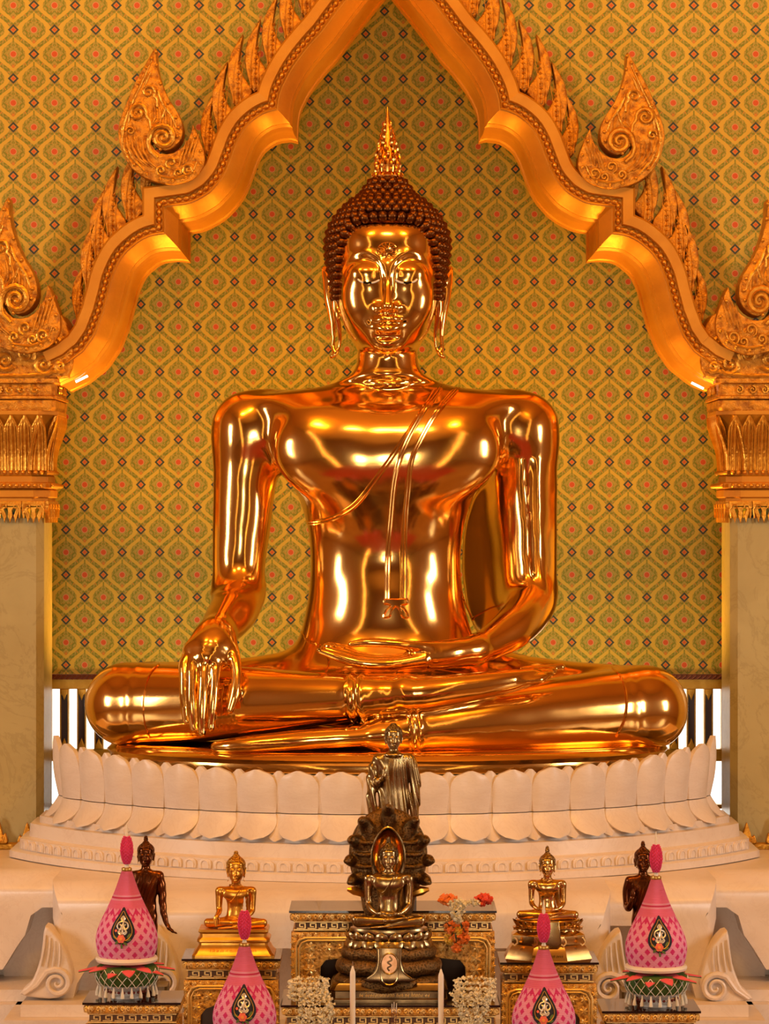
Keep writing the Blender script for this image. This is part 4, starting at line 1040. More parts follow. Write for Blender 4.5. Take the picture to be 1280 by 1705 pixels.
    for z in rows:
        _, _, a, bf, bb, _ = H.at(z)
        for i in range(n):
            t = 2*PI*i/n; x = cx+a*math.sin(t); y = cy-bf*math.cos(t); zc = z
            if math.cos(t) > 0:
                lim = zz(hairline((x-cx)/S(0)))
                if z < lim: zc = lim; k = 0.93; x = cx+(x-cx)*k if z < lim-.02 else x; y = cy+(y-cy)*(.80 if z < lim-.02 else .97)
            vs.append((x, y, zc))
    fs = [(j*n+i, j*n+(i+1)%n, (j+1)*n+(i+1)%n, (j+1)*n+i) for j in range(39) for i in range(n)]
    fs.append(tuple(39*n+i for i in range(n)))
    hair = cap.add(vs, fs).build('hair', M['hair'], root)
    cm = MB(); rr = .0235
    cm.lathe([(rr*.92,-.012),(rr,.002),(rr*.93,.011),(rr*.72,.019),(rr*.42,.0235),(rr*.26,.026),(.001,.029)], 10)
    cme = cm.mesh('hair_curl', M['hair'])
    spots = []; py = 497.0; row = 0
    while py > 302:
        z = zz(py); _, _, a, bf, bb, _ = H.at(z); dr = 12.0
        per = PI*(a+bf); cnt = max(6, int(per/.0415))
        for i in range(cnt):
            t = 2*PI*(i+.5*(row % 2))/cnt-PI; x = cx+a*math.sin(t); y = cy-bf*math.cos(t)
            if math.cos(t) > 0 and py > hairline((x-cx)/S(0))-9: continue
            p = np.array([[x, y, z]]); e = .004
            g = np.array([(H.dist(p+np.eye(3)[k]*e)-H.dist(p-np.eye(3)[k]*e))[0] for k in range(3)])
            spots.append((math.cos(t), (x, y, z), Vector(g).normalized()))
        slope = abs(float(H.at(zz(py-6))[2]-H.at(zz(py+6))[2]))/(12*S(0)); py -= dr/math.sqrt(1+slope*slope); row += 1
    arc = np.array([(dx, hairline(dx)-4.0) for dx in np.linspace(-86, 86, 400)]); P3 = []
    for dx, py in arc:
        z = zz(py); _, _, a, bf, _, _ = H.at(z); P3.append((cx+dx*S(0), cy-bf*math.sqrt(max(0, 1-(dx*S(0)/a)**2)), z))
    P3 = np.array(P3); cum = np.concatenate([[0], np.cumsum(np.linalg.norm(np.diff(P3, axis=0), axis=1))]); nn = int(cum[-1]/.041)
    for k in range(nn+1):
        x, y, z = [float(np.interp(cum[-1]*k/nn, cum, P3[:, c])) for c in range(3)]; p = np.array([[x, y, z]]); e = .004
        g = np.array([(H.dist(p+np.eye(3)[c]*e)-H.dist(p-np.eye(3)[c]*e))[0] for c in range(3)]); spots.append((2.0, (x, y, z), Vector(g).normalized()))
    spots.sort(key=lambda q: -q[0]); hoff = absloc(hair); rest = MB()
    for k, (_, p, nv) in enumerate(spots):
        rot = nv.to_track_quat('Z', 'Y')
        if k < 300: link('hair_curl', cme, hair, Vector(p)-hoff, rot.to_euler())
        else: rest.add([rot @ Vector(v)+Vector(p) for v in cm.v], cm.f)
    if rest.v: rest.build('back_curls', M['hair'], hair, kind='stuff')
    # flame finial
    ft = zz(300); fl = MB(); k = S(0)
    prof = [(19,2),(23,-2),(24,-6),(20,-9),(16,-12),(17,-18),(17,-28),(14.5,-40),(11.5,-54),(9,-68),(6.5,-80),(4.5,-92),(3,-104),(2,-114),(.4,-121)]
    fl.lathe([(r*k, -h*k) for r, h in prof], 20, (cx, cy-.0, ft), sy=.8)
    flame = fl.build('flame_finial', M['gold_red'], root)
    lm = MB(); lm.tube([(0,0,0),(0,-.008,.012),(0,-.012,.030),(0,-.006,.048),(0,.002,.062)], [.007,.011,.010,.006,.001], 6); lme = lm.mesh('flame_leaf', M['gold_red'])
    foff = absloc(flame)
    for h, cnt, scl in ((4,11,.55),(12,10,.8),(20,9,.85),(29,8,.85),(38,8,.85),(48,7,.8),(58,6,.75),(69,5,.7),(80,5,.6),(91,4,.5)):
        rad = np.interp(h, [-q[1] for q in prof], [q[0] for q in prof])*k
        for i in range(cnt):
            t = 2*PI*(i+.37*h)/cnt
            link('flame_leaf', lme, flame, Vector((cx+rad*math.sin(t), cy-.8*rad*math.cos(t), ft+h*k-.01))-foff, (0, 0, t), scl)
    # cast seat plate under the crossed legs
    pl = MB(); seg = 72
    prof = [(0.0,.0),(.96,.0),(.985,-.012),(1.0,-.03),(.985,-.05),(.99,-.075),(.985,-.085)]
    pl.lathe([(r*1.27 if r else .001, z+.012) for r, z in prof], seg, (cx, -.15, SEAT_Z), 1.0, .64)
    pl.build('seat_plate', M['gold'], root)
    return root

great_buddha()

# ------------------------------------------------------------------ smaller statues
M['bronze_gold'] = worn_metal('satin_gilt', (.85,.45,.08), (.72,.34,.05), .32, 20, rvar=.06)
M['brass'] = worn_metal('polished_brass', (.80,.52,.20), (.66,.40,.13), .22, 14, rvar=.05)
M['old_brass'] = worn_metal('old_brass', (.50,.36,.17), (.34,.23,.10), .27, 12, rvar=.06)
M['dark_bronze'] = worn_metal('dark_bronze', (.20,.065,.022), (.11,.035,.014), .25, 10, rvar=.06)
M['naga_bronze'] = carved('naga_scales', (.22,.12,.04), (.022,.014,.008), .28, 150, .7, .004, metal=.9)
def curly(name, c1, c2, rough):
    m = newmat(name, c1, rough, 1.0); _, vec = coords(m); v = voro(m, vec, 190); setin(m, 'Base Color', mix(m, v.step(.2, .7), c1, c2)); bump(m, 1.0-v, .8, .004); return m
M['curl_gold'] = curly('gilt_curls', (.75,.42,.07), (.42,.20,.03), .4)
M['curl_brass'] = curly('brass_curls', (.55,.36,.13), (.22,.12,.04), .38)
M['curl_dark'] = curly('bronze_curls', (.24,.08,.03), (.06,.02,.01), .35)
M['curl_old'] = curly('old_brass_curls', (.36,.26,.13), (.12,.08,.04), .35)
GLYPHS = None
def inscription(parent, x0, x1, y, z, h, mat, seed, name='inscription'):
    """a row of small raised loops and strokes, too small to read"""
    r = random.Random(seed); m = MB(); x = x0
    while x < x1-h*.5:
        w = h*r.choice((.45,.55,.6)); k = r.random()
        pts = [(x, y, z), (x, y, z+h*.7), (x+w*.4, y, z+h), (x+w*.8, y, z+h*.75), (x+w*.8, y, z+h*.05)] if k < .5 else [(x+w*.2, y, z+h*.6), (x, y, z+h*.3), (x+w*.3, y, z), (x+w*.75, y, z+h*.25), (x+w*.75, y, z+h*.95)]
        m.tube(pts, h*.085, 4)
        if r.random() < .35: m.tube([(x, y, z+h*1.25), (x+w*.6, y, z+h*1.35)], h*.08, 4)
        x += w+h*(.28 if r.random() < .85 else .8)
    return m.build(name, mat, parent)
_cache = {}
def seated_raw(mudra):
    if mudra not in _cache:
        sc, _ = seated(mudra, simple=True); _cache[mudra] = sc.mesh('raw_'+mudra, .019, None, off=(xx(BX), 0, SEAT_Z), project=False)
    return _cache[mudra]
def warp(co, headf, zk, shf=1.0):
    """co: metres in the great statue's frame, seat at 0. zk scales height; head enlarged by headf about its axis"""
    z = co[:, 2]; zc = zz(587)-SEAT_Z; zn = zz(650)-SEAT_Z
    t = np.clip((z-zn)/(zc-zn), 0, 1); t = t*t*(3-2*t); f = 1+(headf-1)*t
    sh = np.clip(z/zn, 0, 1); fx = 1+(.14*min(1, headf-1)/.5)*np.sin(np.clip(sh, 0, 1)*PI/2)*(1-t)+(f-1)+(shf-1)*np.sin(np.clip(sh, 0, 1)*PI/2)*(1-.6*t)
    out = co.copy(); out[:, 0] *= fx; out[:, 1] = (co[:, 1]+.05)*np.maximum(fx, 1.0)-.05
    out[:, 2] = np.where(z < zn, z*zk, zn*zk+(z-zn)*(1+(headf-1)*np.clip((z-zn)/(zc-zn), 0, 1)**.5))
    return out
def hair_raw():
    hpy = [500,478,465,445,420,400,378,358,342,333,325,316,306,299]; hhw = [88,93,95,99,102,102,95,81,65,51,42,36,28,20]
    cx = xx(BX); cy = -.04; n = 40; vs = []
    hl = np.array([(0,374),(20,375),(48,379),(63,390),(73,408),(79,432),(83,465),(84,500)])
    for py in np.linspace(500, 299, 26):
        a = np.interp(-py, [-q for q in hpy], hhw)*S(0); b = a*1.12; z = zz(py)
        for i in range(n):
            t = 2*PI*i/n; x = a*math.sin(t); y = cy-b*math.cos(t); zc = z
            if math.cos(t) > 0:
                lim = zz(np.interp(abs(x)/S(0), hl[:,0], hl[:,1]))
                if z < lim: zc = lim; y = cy+(y-cy)*(.80 if z < lim-.02 else .97); x *= .93 if z < lim-.02 else 1
            vs.append((x, y, zc-SEAT_Z))
    fs = [(j*n+i, j*n+(i+1)%n, (j+1)*n+(i+1)%n, (j+1)*n+i) for j in range(25) for i in range(n)]+[tuple(25*n+i for i in range(n))]
    return vs, fs
def flame_raw(hscale, wscale=1.0):
    m = MB(); prof = [(19,2),(24,-5),(17,-11),(21,-22),(20,-36),(15,-58),(10,-80),(5,-102),(.4,-118)]
    m.lathe([(r*S(0)*wscale, -h*S(0)*hscale) for r, h in prof], 14, (0, -.04, zz(300)-SEAT_Z), sy=.9)
    for h, cnt in ((6,8),(20,8),(38,7),(56,6),(74,5)):
        rad = np.interp(h, [-q[1] for q in prof], [q[0] for q in prof])*S(0)*wscale
        for i in range(cnt):
            t = 2*PI*(i+.4*h)/cnt; c = np.array([rad*math.sin(t), -.04-.9*rad*math.cos(t), zz(300)-SEAT_Z+h*S(0)*hscale])
            o = np.array([math.sin(t), -math.cos(t), 0]); m.tube([c, c+o*.012+np.array([0,0,.025]), c+o*.004+np.array([0,0,.06])], [.014,.012,.001], 5)
    return m.v, m.f
def warped(name, vs, fs, headf, zk, k, mat, parent, at, shf=1.0):
    co = warp(np.array([tuple(v) for v in vs], float), headf, zk, shf)*k+np.array(at)
    return MB().add(co, fs).build(name, mat, parent, angle=60)
def small_seated(root, mudra, at, width, headf, zk, mat, hmat, flame=None, fw=1.0, shf=1.0):
    k = width/2.69; raw = seated_raw(mudra); n = len(raw.vertices); co = np.empty(n*3, np.float32); raw.vertices.foreach_get('co', co)
    me = raw.copy(); me.name = 'body'; c2 = warp(co.reshape(-1, 3).astype(float), headf, zk, shf)*k+np.array(at)-np.array(absloc(root))
    me.normals_split_custom_set([(0,0,0)]*len(me.loops)); me.vertices.foreach_set('co', c2.astype(np.float32).ravel()); me.materials.clear(); me.materials.append(mat); me.update()
    link('body', me, root)
    hv, hf = hair_raw(); warped('hair', hv, hf, headf, zk, k, hmat, root, at, shf)
    if flame: fv, ff = flame_raw(flame, fw); warped('flame_finial', fv, ff, headf, zk, k, hmat, root, at, shf)
    # shoulder cloth
    return k
def robe_strip(root, at, k, headf, zk, mat, pts, r=.012, name='robe_hem', shf=1.0):
    raw = seated_raw('earth'); P = []
    sc = _front_cache.setdefault('s', seated('earth', simple=True)[0])
    Q = crom(pts, 6); X = xx(Q[:,0], -.3); Z = zz(Q[:,1], -.3); Y = sc.front(X, Z)
    V3 = np.column_stack([X-xx(BX), Y-.004, Z-SEAT_Z]); V3 = V3[~np.isnan(Y)]
    MB().tube(warp(V3, headf, zk, shf)*k+np.array(at), r*k, 5).build(name, mat, root)
_front_cache = {}
HEM = [(722,648),(700,684),(662,741),(622,798),(590,838),(556,859),(528,867)]
SASH = [[(733,640),(695,694),(668,745),(653,795),(646,860),(641,930),(640,996)], [(770,641),(731,685),(704,730),(689,768),(683,815),(678,880),(677,996)]]
def step_base(m, x, y, z0, levels, poly=4, ry=1.0):
    """levels: (half width, half depth, z) stack of rectangles with bevelled corners"""
    vs = []; fs = []
    for a, b, z in levels:
        c = .12*min(a, b)
        vs += [(x+p, y+q, z0+z) for p, q in ((a-c,-b),(a,-b+c),(a,b-c),(a-c,b),(-a+c,b),(-a,b-c),(-a,-b+c),(-a+c,-b))]
    for j in range(len(levels)-1): fs += [(j*8+i, j*8+(i+1)%8, (j+1)*8+(i+1)%8, (j+1)*8+i) for i in range(8)]
    fs += [tuple(range(7,-1,-1)), tuple((len(levels)-1)*8+i for i in range(8))]
    return m.add(vs, fs)
def gilt_statue(x, y, ztab):
    """left table: satin gilt, earth-touching"""
    s = S(y); o = empty('seated_buddha', (x, y, ztab), 'small satin gold seated Buddha touching the earth, on the left carved table', 'statue', 'small statues on the altar')
    L = lambda hw, dp, py: (hw*s, dp*s, (1590-py)*s)
    prof = [(68,44,1590),(68,44,1587),(64,41,1583),(60,38,1576),(57,36,1571),(57,36,1567),(60,38,1565),(60,38,1562),(55,35,1558),(55,35,1552),(58,37,1549),(57,36,1545)]
    step_base(MB(), x, y, ztab, [L(*p) for p in prof]).build('plinth', M['bronze_gold'], o, angle=30)
    at = (x+3*s, y, ztab+45*s); k = small_seated(o, 'earth', at, 102*s, 1.50, 1.10, M['bronze_gold'], M['curl_gold'], .18, .8)
    robe_strip(o, at, k, 1.5, 1.10, M['bronze_gold'], HEM, .02)
    for q in SASH: robe_strip(o, at, k, 1.5, 1.10, M['bronze_gold'], q, .014, 'sash_edge')
    inscription(o, x-38*s, x+40*s, y-41.6*s, ztab+9.5*s, 3.0*s, M['curl_gold'], 3)
    return o
def lotus_row(parent, name, mat, x, y, z, rx, ry, cnt, w, h, out, tip=1, half=False):
    nu, nv = 5, 6; vs = []; fs = []
    for j in range(nv):
        v = j/(nv-1); ww = w/2*(math.sqrt(max(0, 1-max(0, (v-.3)/.7)**2.2)) if v < 1 else .05)
        for i in range(nu):
            u = -1+2*i/(nu-1); vs.append((u*ww, -(out*v*v+h*.35*(1-u*u)*math.sin(PI*(.15+.8*v))), tip*h*v))
    for j in range(nv-1):
        for i in range(nu-1): a = j*nu+i; fs.append((a, a+1, a+nu+1, a+nu))
    me = MB().add(vs, fs).mesh(name, mat, angle=70); off = absloc(parent)
    for i in range(cnt):
        t = -PI+2*PI*(i+.5)/cnt; nx, ny = math.sin(t)/rx, -math.cos(t)/ry
        link(name, me, parent, Vector((x+rx*math.sin(t), y-ry*math.cos(t), z))-off, (0, 0, math.atan2(nx, -ny)))
def brass_statue(x, y, ztab):
    s = S(y); o = empty('seated_buddha', (x, y, ztab), 'small polished brass meditating Buddha on tall polygonal base, on the right carved table', 'statue', 'small statues on the altar')
    h = lambda py: (1601-py)*s
    m = MB(); prof = [(78,1601),(76,1597),(72,1588),(66,1580),(64,1578)]
    m.lathe([(r*s, h(p)) for r, p in prof], 8, (x, y, ztab), 1, .72, a0=PI/8, a1=PI/8+2*PI); m.build('plinth', M['brass'], o, angle=25)
    m = MB(); m.lathe([(64*s, h(1578)), (66*s, h(1574)), (65*s, h(1562)), (58*s, h(1558)), (54*s, h(1556))], 8, (x, y, ztab), 1, .72, a0=PI/8, a1=PI/8+2*PI); m.build('footed_tier', M['brass'], o, angle=25)
    for dx in (-56,-24,24,56):
        MB().tube([(x+(dx+q)*s, y-.72*62*s*math.sqrt(max(.05, 1-(dx/78)**2))-.004, ztab+h(p)) for q, p in ((0,1564),(3,1568),(4,1573),(-1,1577),(-4,1574))], [2.0*s]*5, 5).build('scroll_foot', M['brass'], o)
    m = MB(); m.lathe([(50*s, h(1557)), (58*s, h(1553)), (59*s, h(1550)), (50*s, h(1548)), (48*s, h(1545)), (54*s, h(1539)), (52*s, h(1537))], 28, (x, y, ztab), 1, .72); m.build('lotus_core', M['brass'], o, angle=40)
    lotus_row(o, 'lotus_petal', M['brass'], x, y, ztab+h(1548), 52*s, 37*s, 20, 17*s, 10*s, 7*s, 1); lotus_row(o, 'lotus_petal', M['brass'], x, y, ztab+h(1549), 54*s, 39*s, 20, 17*s, 6*s, 4*s, -1)
    MB().prism([(x+a*s, ztab+h(p)) for a, p in ((-12,1536),(16,1536),(18,1556),(20,1572),(14,1580),(-8,1580),(-14,1570),(-13,1552))], y-48*s, y-40*s, 2*s).build('front_cloth', M['old_brass'], o)
    at = (x-1*s, y, ztab+h(1537)); small_seated(o, 'meditation', at, 101*s, 1.30, 1.06, M['brass'], M['curl_brass'], .72, 1.0)
    inscription(o, x-28*s, x+24*s, y-.72*71*s-.006, ztab+h(1594), 3.4*s, M['black'], 8)
    return o
# ------------------------------------------------------------------ standing figures
def standing_raw(pose):
    sc = Sculpt(); c = xx(BX); z0 = zz(650)
    K = [(.03,.18,.14),(.0,.36,.16),(-.06,.45,.19),(-.18,.46,.23),(-.40,.42,.26),(-.75,.355,.235),(-1.05,.33,.215),(-1.35,.36,.23),(-1.8,.38,.24),(-2.4,.36,.24),(-3.0,.36,.25),(-3.45,.40,.27),(-3.55,.41,.28)]
    wf = (lambda z: 1+.30*min(1, max(0, (-z-.2)/.5))) if pose == 'robe' else (lambda z: 1.0)
    sc.loft([z0+k[0] for k in K], c, -.03, [k[1]*wf(k[0]) for k in K], [k[2] for k in K], [k[2] for k in K], 2.3, k=.02)
    K2 = [(628,.155),(612,.145),(590,.14),(560,.135)]; sc.loft([zz(p) for p, _ in K2]+[z0-.05], c, -.05, [r for _, r in K2]+[.26], [r for _, r in K2]+[.16], [r for _, r in K2]+[.16], 2.0, k=.06)
    head(sc, True); q = lambda dx, y, dz: np.array([c+dx, y, z0+dz])
    if pose == 'walk':      # picture-right arm hangs with the hand flicked outward
        sc.tube([q(.42,0,-.16), q(.50,.02,-.55), q(.53,.0,-1.0), q(.58,-.05,-1.4), q(.68,-.10,-1.72)], [.155,.145,.125,.105,.075], k=.06)
        sc.tube([q(.68,-.10,-1.72), q(.78,-.14,-1.86), q(.90,-.16,-1.95), q(1.02,-.16,-2.0)], [.075,.075,.055,.025], k=.02, flat=((0,0,1), .6))
        sc.tube([q(-.42,0,-.16), q(-.52,.02,-.55), q(-.53,-.06,-1.0), q(-.47,-.22,-1.25), q(-.40,-.38,-1.05)], [.155,.145,.12,.10,.07], k=.06)
    elif pose == 'bless':   # picture-left forearm raised
        sc.tube([q(-.42,0,-.16), q(-.50,.04,-.5), q(-.50,.0,-.95)], [.16,.15,.125], k=.06)
        sc.tube([q(-.50,.0,-.95), q(-.48,-.22,-1.0), q(-.42,-.40,-.85), q(-.38,-.44,-.66)], [.125,.115,.09,.07], k=.03)
        sc.tube([q(-.38,-.44,-.66), q(-.36,-.46,-.52), q(-.35,-.46,-.38)], [.07,.075,.04], k=.02, flat=((0,1,0), .55))
        sc.tube([q(.42,0,-.16), q(.50,.02,-.55), q(.52,.0,-1.0), q(.52,-.04,-1.5), q(.52,-.06,-1.85)], [.155,.145,.125,.10,.06], k=.06)
    else:                   # robed over both shoulders, picture-left hand lifted to the chest
        for sg in (-1, 1): sc.tube([q(sg*.46,0,-.19), q(sg*.62,.02,-.6), q(sg*.68,.0,-1.1), q(sg*.68,.0,-1.7), q(sg*.66,.0,-2.3)], [.21,.20,.17,.14,.11], k=.14)
        sc.tube([q(-.55,-.05,-.95), q(-.46,-.25,-.85), q(-.30,-.36,-.66)], [.13,.11,.075], k=.05)
        sc.tube([q(-.30,-.36,-.66), q(-.25,-.38,-.52), q(-.23,-.38,-.40)], [.07,.065,.035], k=.02, flat=((0,1,0), .6))
        sc.ell(q(0,-.12,-.03), (.30,.20,.10), k=.06)
    def folds(p):
        w = np.clip((z0-.02-p[:,2])/.15, 0, 1)*np.clip((p[:,2]-(z0-3.55))/.1, 0, 1); u = (p[:,0]-c)
        if pose == 'robe': ph = u*34+np.sin((z0-p[:,2])*2.2)*1.5+np.abs(u)*26*np.exp(-(z0-p[:,2])*1.0)
        else:
            ph = (u*1.15+(z0-p[:,2])*.55+.12*np.sin(u*6))*30; w = .6*w*np.clip((u*.8+.34-(p[:,2]-z0+.5)*.15)/.12, 0, 1)
        return -(.024 if pose == 'robe' else .010)*w*np.sin(ph)
    sc.func(folds, (-2,-1,z0-3.6), (2,1,z0+.05))
    return sc.mesh('raw_'+pose, .026, None, off=(c, 0, z0-3.55), project=False)
def stander(name, label, pose, px, y, pytop, pychin, mat, hmat, zfoot, flame=.6):
    s = S(y); k = (pychin-pytop)*s/((587-300)*S(0)); x = xx(px, y); zchin = zz(pychin, y); z0 = zchin-k*(zz(587)-zz(650)); zb = z0-3.55*k
    o = empty(name, (x, y, zfoot), label, 'statue', 'small statues on the altar')
    me = standing_raw(pose); n = len(me.vertices); co = np.empty(n*3, np.float32); me.vertices.foreach_get('co', co)
    c2 = co.reshape(-1, 3)*k+np.array([x, y, zb])-np.array(absloc(o)); me.normals_split_custom_set([(0,0,0)]*len(me.loops)); me.vertices.foreach_set('co', c2.astype(np.float32).ravel()); me.materials.append(mat); me.name = 'body'; me.update(); link('body', me, o)
    at = np.array([x, y, z0-k*(zz(650)-SEAT_Z)])
    hv, hf = hair_raw(); MB().add(np.array([tuple(v) for v in hv])*k+at, hf).build('hair', hmat, o, angle=60)
    if flame: fv, ff = flame_raw(flame, .85); MB().add(np.array([tuple(v) for v in fv])*k+at, ff).build('flame_finial', hmat, o, angle=60)
    # feet and plinth down to what it stands on
    for sg in (-1, 1): MB().tube([(x+sg*.16*k, y+.1*k, zb+.02*k), (x+sg*.17*k, y-.2*k, zb-.02*k), (x+sg*.18*k, y-.42*k, zb-.04*k)], [.09*k,.10*k,.06*k], 8, flat=.6).build('foot', mat, o)
    h = zb-.08*k-zfoot; w = .62*k
    step_base(MB(), x, y, zfoot, [(w*1.35, w*1.1, 0), (w*1.35, w*1.1, h*.12), (w*1.1, w*.95, h*.18), (w*1.0, w*.88, h*.8), (w*1.15, w*1.0, h*.88), (w*1.15, w*1.0, h)]).build('plinth', M['plinth_stone'], o, angle=30)
    return o
M['plinth_stone'] = marble('grey_stone', (.23,.20,.16), (.17,.145,.12), (.10,.09,.08), .5, 9, .4)

# ------------------------------------------------------------------ carved gold altar tables
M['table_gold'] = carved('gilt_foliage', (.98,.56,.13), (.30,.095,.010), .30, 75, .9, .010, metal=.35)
M['table_pale'] = worn_metal('pale_gilt', (1.0,.70,.26), (.92,.56,.16), .28, 30, metal=.35)
M['table_dark'] = newmat('dark_recess', (.16,.07,.018), .5)
M['lacquer'] = newmat('black_lacquer_top', (.012,.008,.006), .07, 0.0, .6)
def rosette_mesh(mat):
    m = MB()
    for k in range(6):
        a = 2*PI*k/6; m.tube([(r*math.cos(a), -.12*(1.1-r), r*math.sin(a)) for r in (.2,.62,1.0)], [.18,.30,.12], 5)
    m.tube([(0,0,0),(0,-.25,0),(0,-.36,0)], [.30,.24,.05], 7); return m.mesh('rosette', mat)
ROS = rosette_mesh(M['table_pale'])
def key_mesh():
    m = MB(); t = .16
    for x0, z0, x1, z1 in ((0,0,1,0),(1,0,1,1),(.3,1,1,1),(.3,.35,.3,1),(.3,.35,.68,.35)):
        m.box(((x0+x1)/2, 0, (z0+z1)/2), (abs(x1-x0)+t, .16, abs(z1-z0)+t))
    return m.mesh('key_block', M['table_pale'], smooth=False)
KEY = key_mesh()
def scroll_mesh():
    m = MB()
    for sg in (-1, 1):
        m.tube([(sg*(.5-.36*(1-.8*t)*math.cos(t*8)), -.05, .5+.36*(1-.8*t)*math.sin(t*8)) for t in np.linspace(0, 1, 14)], [.11*(1-.5*t) for t in np.linspace(0, 1, 14)], 5)
    m.tube([(0,-.06,.1),(0,-.10,.5),(0,-.04,.95)], [.05,.15,.03], 5); return m.mesh('foliate_scroll', M['table_pale'])
SCR = scroll_mesh()
def table(label, px0, px1, pytop, y, depth, open_w=.62, seed=0):
    s = S(y); xa, xb = xx(px0, y), xx(px1, y); xc = (xa+xb)/2; w = xb-xa; zt = zz(pytop, y); yc = y+depth/2
    o = empty('altar_table', (xc, yc, 0), label, 'table', 'carved gold altar tables'); off = absloc(o)
    MB().box((xc, yc, zt-.004), (w+.004, depth+.004, .008)).build('table_top', M['lacquer'], o, smooth=False)
    zr = zt-.008; hr = .030; zk = zr-hr-.006; hk = .030; zb = zk-hk-.008
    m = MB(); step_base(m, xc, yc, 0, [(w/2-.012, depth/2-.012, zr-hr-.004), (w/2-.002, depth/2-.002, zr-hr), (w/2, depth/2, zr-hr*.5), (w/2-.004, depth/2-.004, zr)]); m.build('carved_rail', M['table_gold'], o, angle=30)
    n = max(4, int(w/.042))
    for i in range(n):
        x = xa+(i+.5)*w/n; link('foliate_scroll', SCR, o, Vector((x, y-.002, zr-hr+.002))-off, None, (w/n*.46, .03, hr*.86))
    m = MB(); step_base(m, xc, yc, 0, [(w/2-.020, depth/2-.020, zk-hk), (w/2-.020, depth/2-.020, zr-hr-.004)]); m.build('key_band', M['table_dark'], o, angle=30)
    n = max(4, int((w-.05)/.040))
    for i in range(n):
        x = xa+.025+(i+.1)*(w-.05)/n; link('key_block', KEY, o, Vector((x, y+.018, zk-hk+.006))-off, None, ((w-.05)/n*.72*(1 if i % 2 else 1), .05, hk*.62))
    for z in (zk-hk, zk): MB().box((xc, yc, z), (w-.03, depth-.03, .004)).build('fillet', M['table_pale'], o, smooth=False)
    # apron, legs and the rounded opening
    zl = 0.0; pw_ = w*.5*(1-open_w); xi = xc-w/2*open_w
    def slab(name, pl, y0, y1, mat, bev=.004): return MB().prism(pl, y0, y1, bev).build(name, mat, o, angle=30)
    hp = min(.34, zb-.15); za = zb-.06
    ox = w/2*open_w; r = .05
    front = [(xc-w/2+.006, zb), (xc-w/2+.006, zl), (xc-ox-.03, zl), (xc-ox-.015, zb-.50 if zb > .6 else zl), (xc-ox, zb-.13), (xc-ox+.02, zb-.105), (xc-ox*.55, zb-.095), (xc-ox*.42, zb-.075), (xc+ox*.42, zb-.075), (xc+ox*.55, zb-.095), (xc+ox-.02, zb-.105), (xc+ox, zb-.13), (xc+ox+.015, zb-.50 if zb > .6 else zl), (xc+ox+.03, zl), (xc+w/2-.006, zl), (xc+w/2-.006, zb)]
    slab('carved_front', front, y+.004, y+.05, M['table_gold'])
    for sg in (-1, 1): MB().box((xc+sg*(w/2-.03), yc+.02, zb/2), (.04, depth-.06, zb)).build('side_panel', M['table_gold'], o, smooth=False)
    MB().box((xc, y+depth-.03, zb/2), (w-.10, .03, zb)).build('back_panel', M['table_dark'], o, smooth=False)
    # raised rounded frame
    e = .024; fr = [(xc-w/2+e+.0, zl+.02), (xc-w/2+e, zb-.05), (xc-w/2+e+.012, zb-.028), (xc-w/2+e+.035, zb-.020), (xc+w/2-e-.035, zb-.020), (xc+w/2-e-.012, zb-.028), (xc+w/2-e, zb-.05), (xc+w/2-e, zl+.02)]
    for d, rr in ((0, .0055), (.012, .004)):
        MB().tube([(xc+(p[0]-xc)*(1-d/(w/2)*1.0), y-.001, p[1]-d*.8) for p in fr], rr, 6).build('raised_frame', M['table_pale'], o)
    rnd = random.Random(seed); zlo = max(zb-.42, .05)
    # rosettes over border, apron and legs
    z = zb-.012; spots = []
    x = xa+.02
    while x < xb-.015: spots.append((x, zb-.0095, .0095)); x += .026
    for sg in (-1, 1):
        z = zb-.036
        while z > zlo: spots.append((xc+sg*(w/2-.0125), z, .011)); z -= .030
        z = zb-.055
        while z > zlo:
            cx = xc+sg*(w/2-e-.012+ox)/2
            spots.append((cx, z, min(.022, (w/2-e-.012-ox)*.5))); z -= .043
    n = max(3, int(ox*2/.05))
    for i in range(n): spots.append((xc-ox+(i+.5)*2*ox/n, zb-.056, .017))
    for px, pz, r_ in spots: link('rosette', ROS, o, Vector((px, y+.004, pz))-off, (0, rnd.random()*6, 0), (r_, r_*1.1, r_))
    return o, zt
YC, YS, YO, YFT = -2.50, -2.60, -2.95, -3.05
t_c, zc_ = table('tall carved gold altar table behind the bronze serpent statue', 482, 826, 1516, YC, .30, .70, 1)
t_l, zl_ = table('carved gold altar table under the small satin gold statue', 303, 466, 1596, YS, .27, .62, 2)
t_r, zr_ = table('carved gold altar table under the small polished brass statue', 833, 996, 1602, YS, .29, .62, 3)
t_f, zf_ = table('low carved gold altar table at front centre under the bronze serpent statue', 468, 832, 1673, YFT, .36, .70, 4)
t_ol, zol = table('low carved gold altar table at far left under a pink offering', 138, 300, 1669, YO, .28, .6, 5)
t_or, zor = table('low carved gold altar table at far right under a pink offering', 1003, 1166, 1683, YO, .28, .6, 6)
gilt_statue(xx(390, -2.47), -2.47, zl_)
brass_statue(xx(912, -2.455), -2.455, zr_)
stander('standing_buddha', 'dark bronze standing Buddha with lowered hand flicked outward, behind the leftmost pink offering', 'walk', 243, -2.10, 1399, 1440, M['dark_bronze'], M['curl_dark'], 0.0, .55)
stander('standing_buddha', 'dark bronze standing Buddha with one forearm raised, behind the rightmost pink offering', 'bless', 1070, -2.10, 1408, 1449, M['dark_bronze'], M['curl_dark'], 0.0, .55)
stander('standing_buddha', 'bronze standing Buddha robed over both shoulders, above the serpent statue', 'robe', 655, -2.02, 1203, 1245, M['old_brass'], M['curl_old'], 0.0, .0)
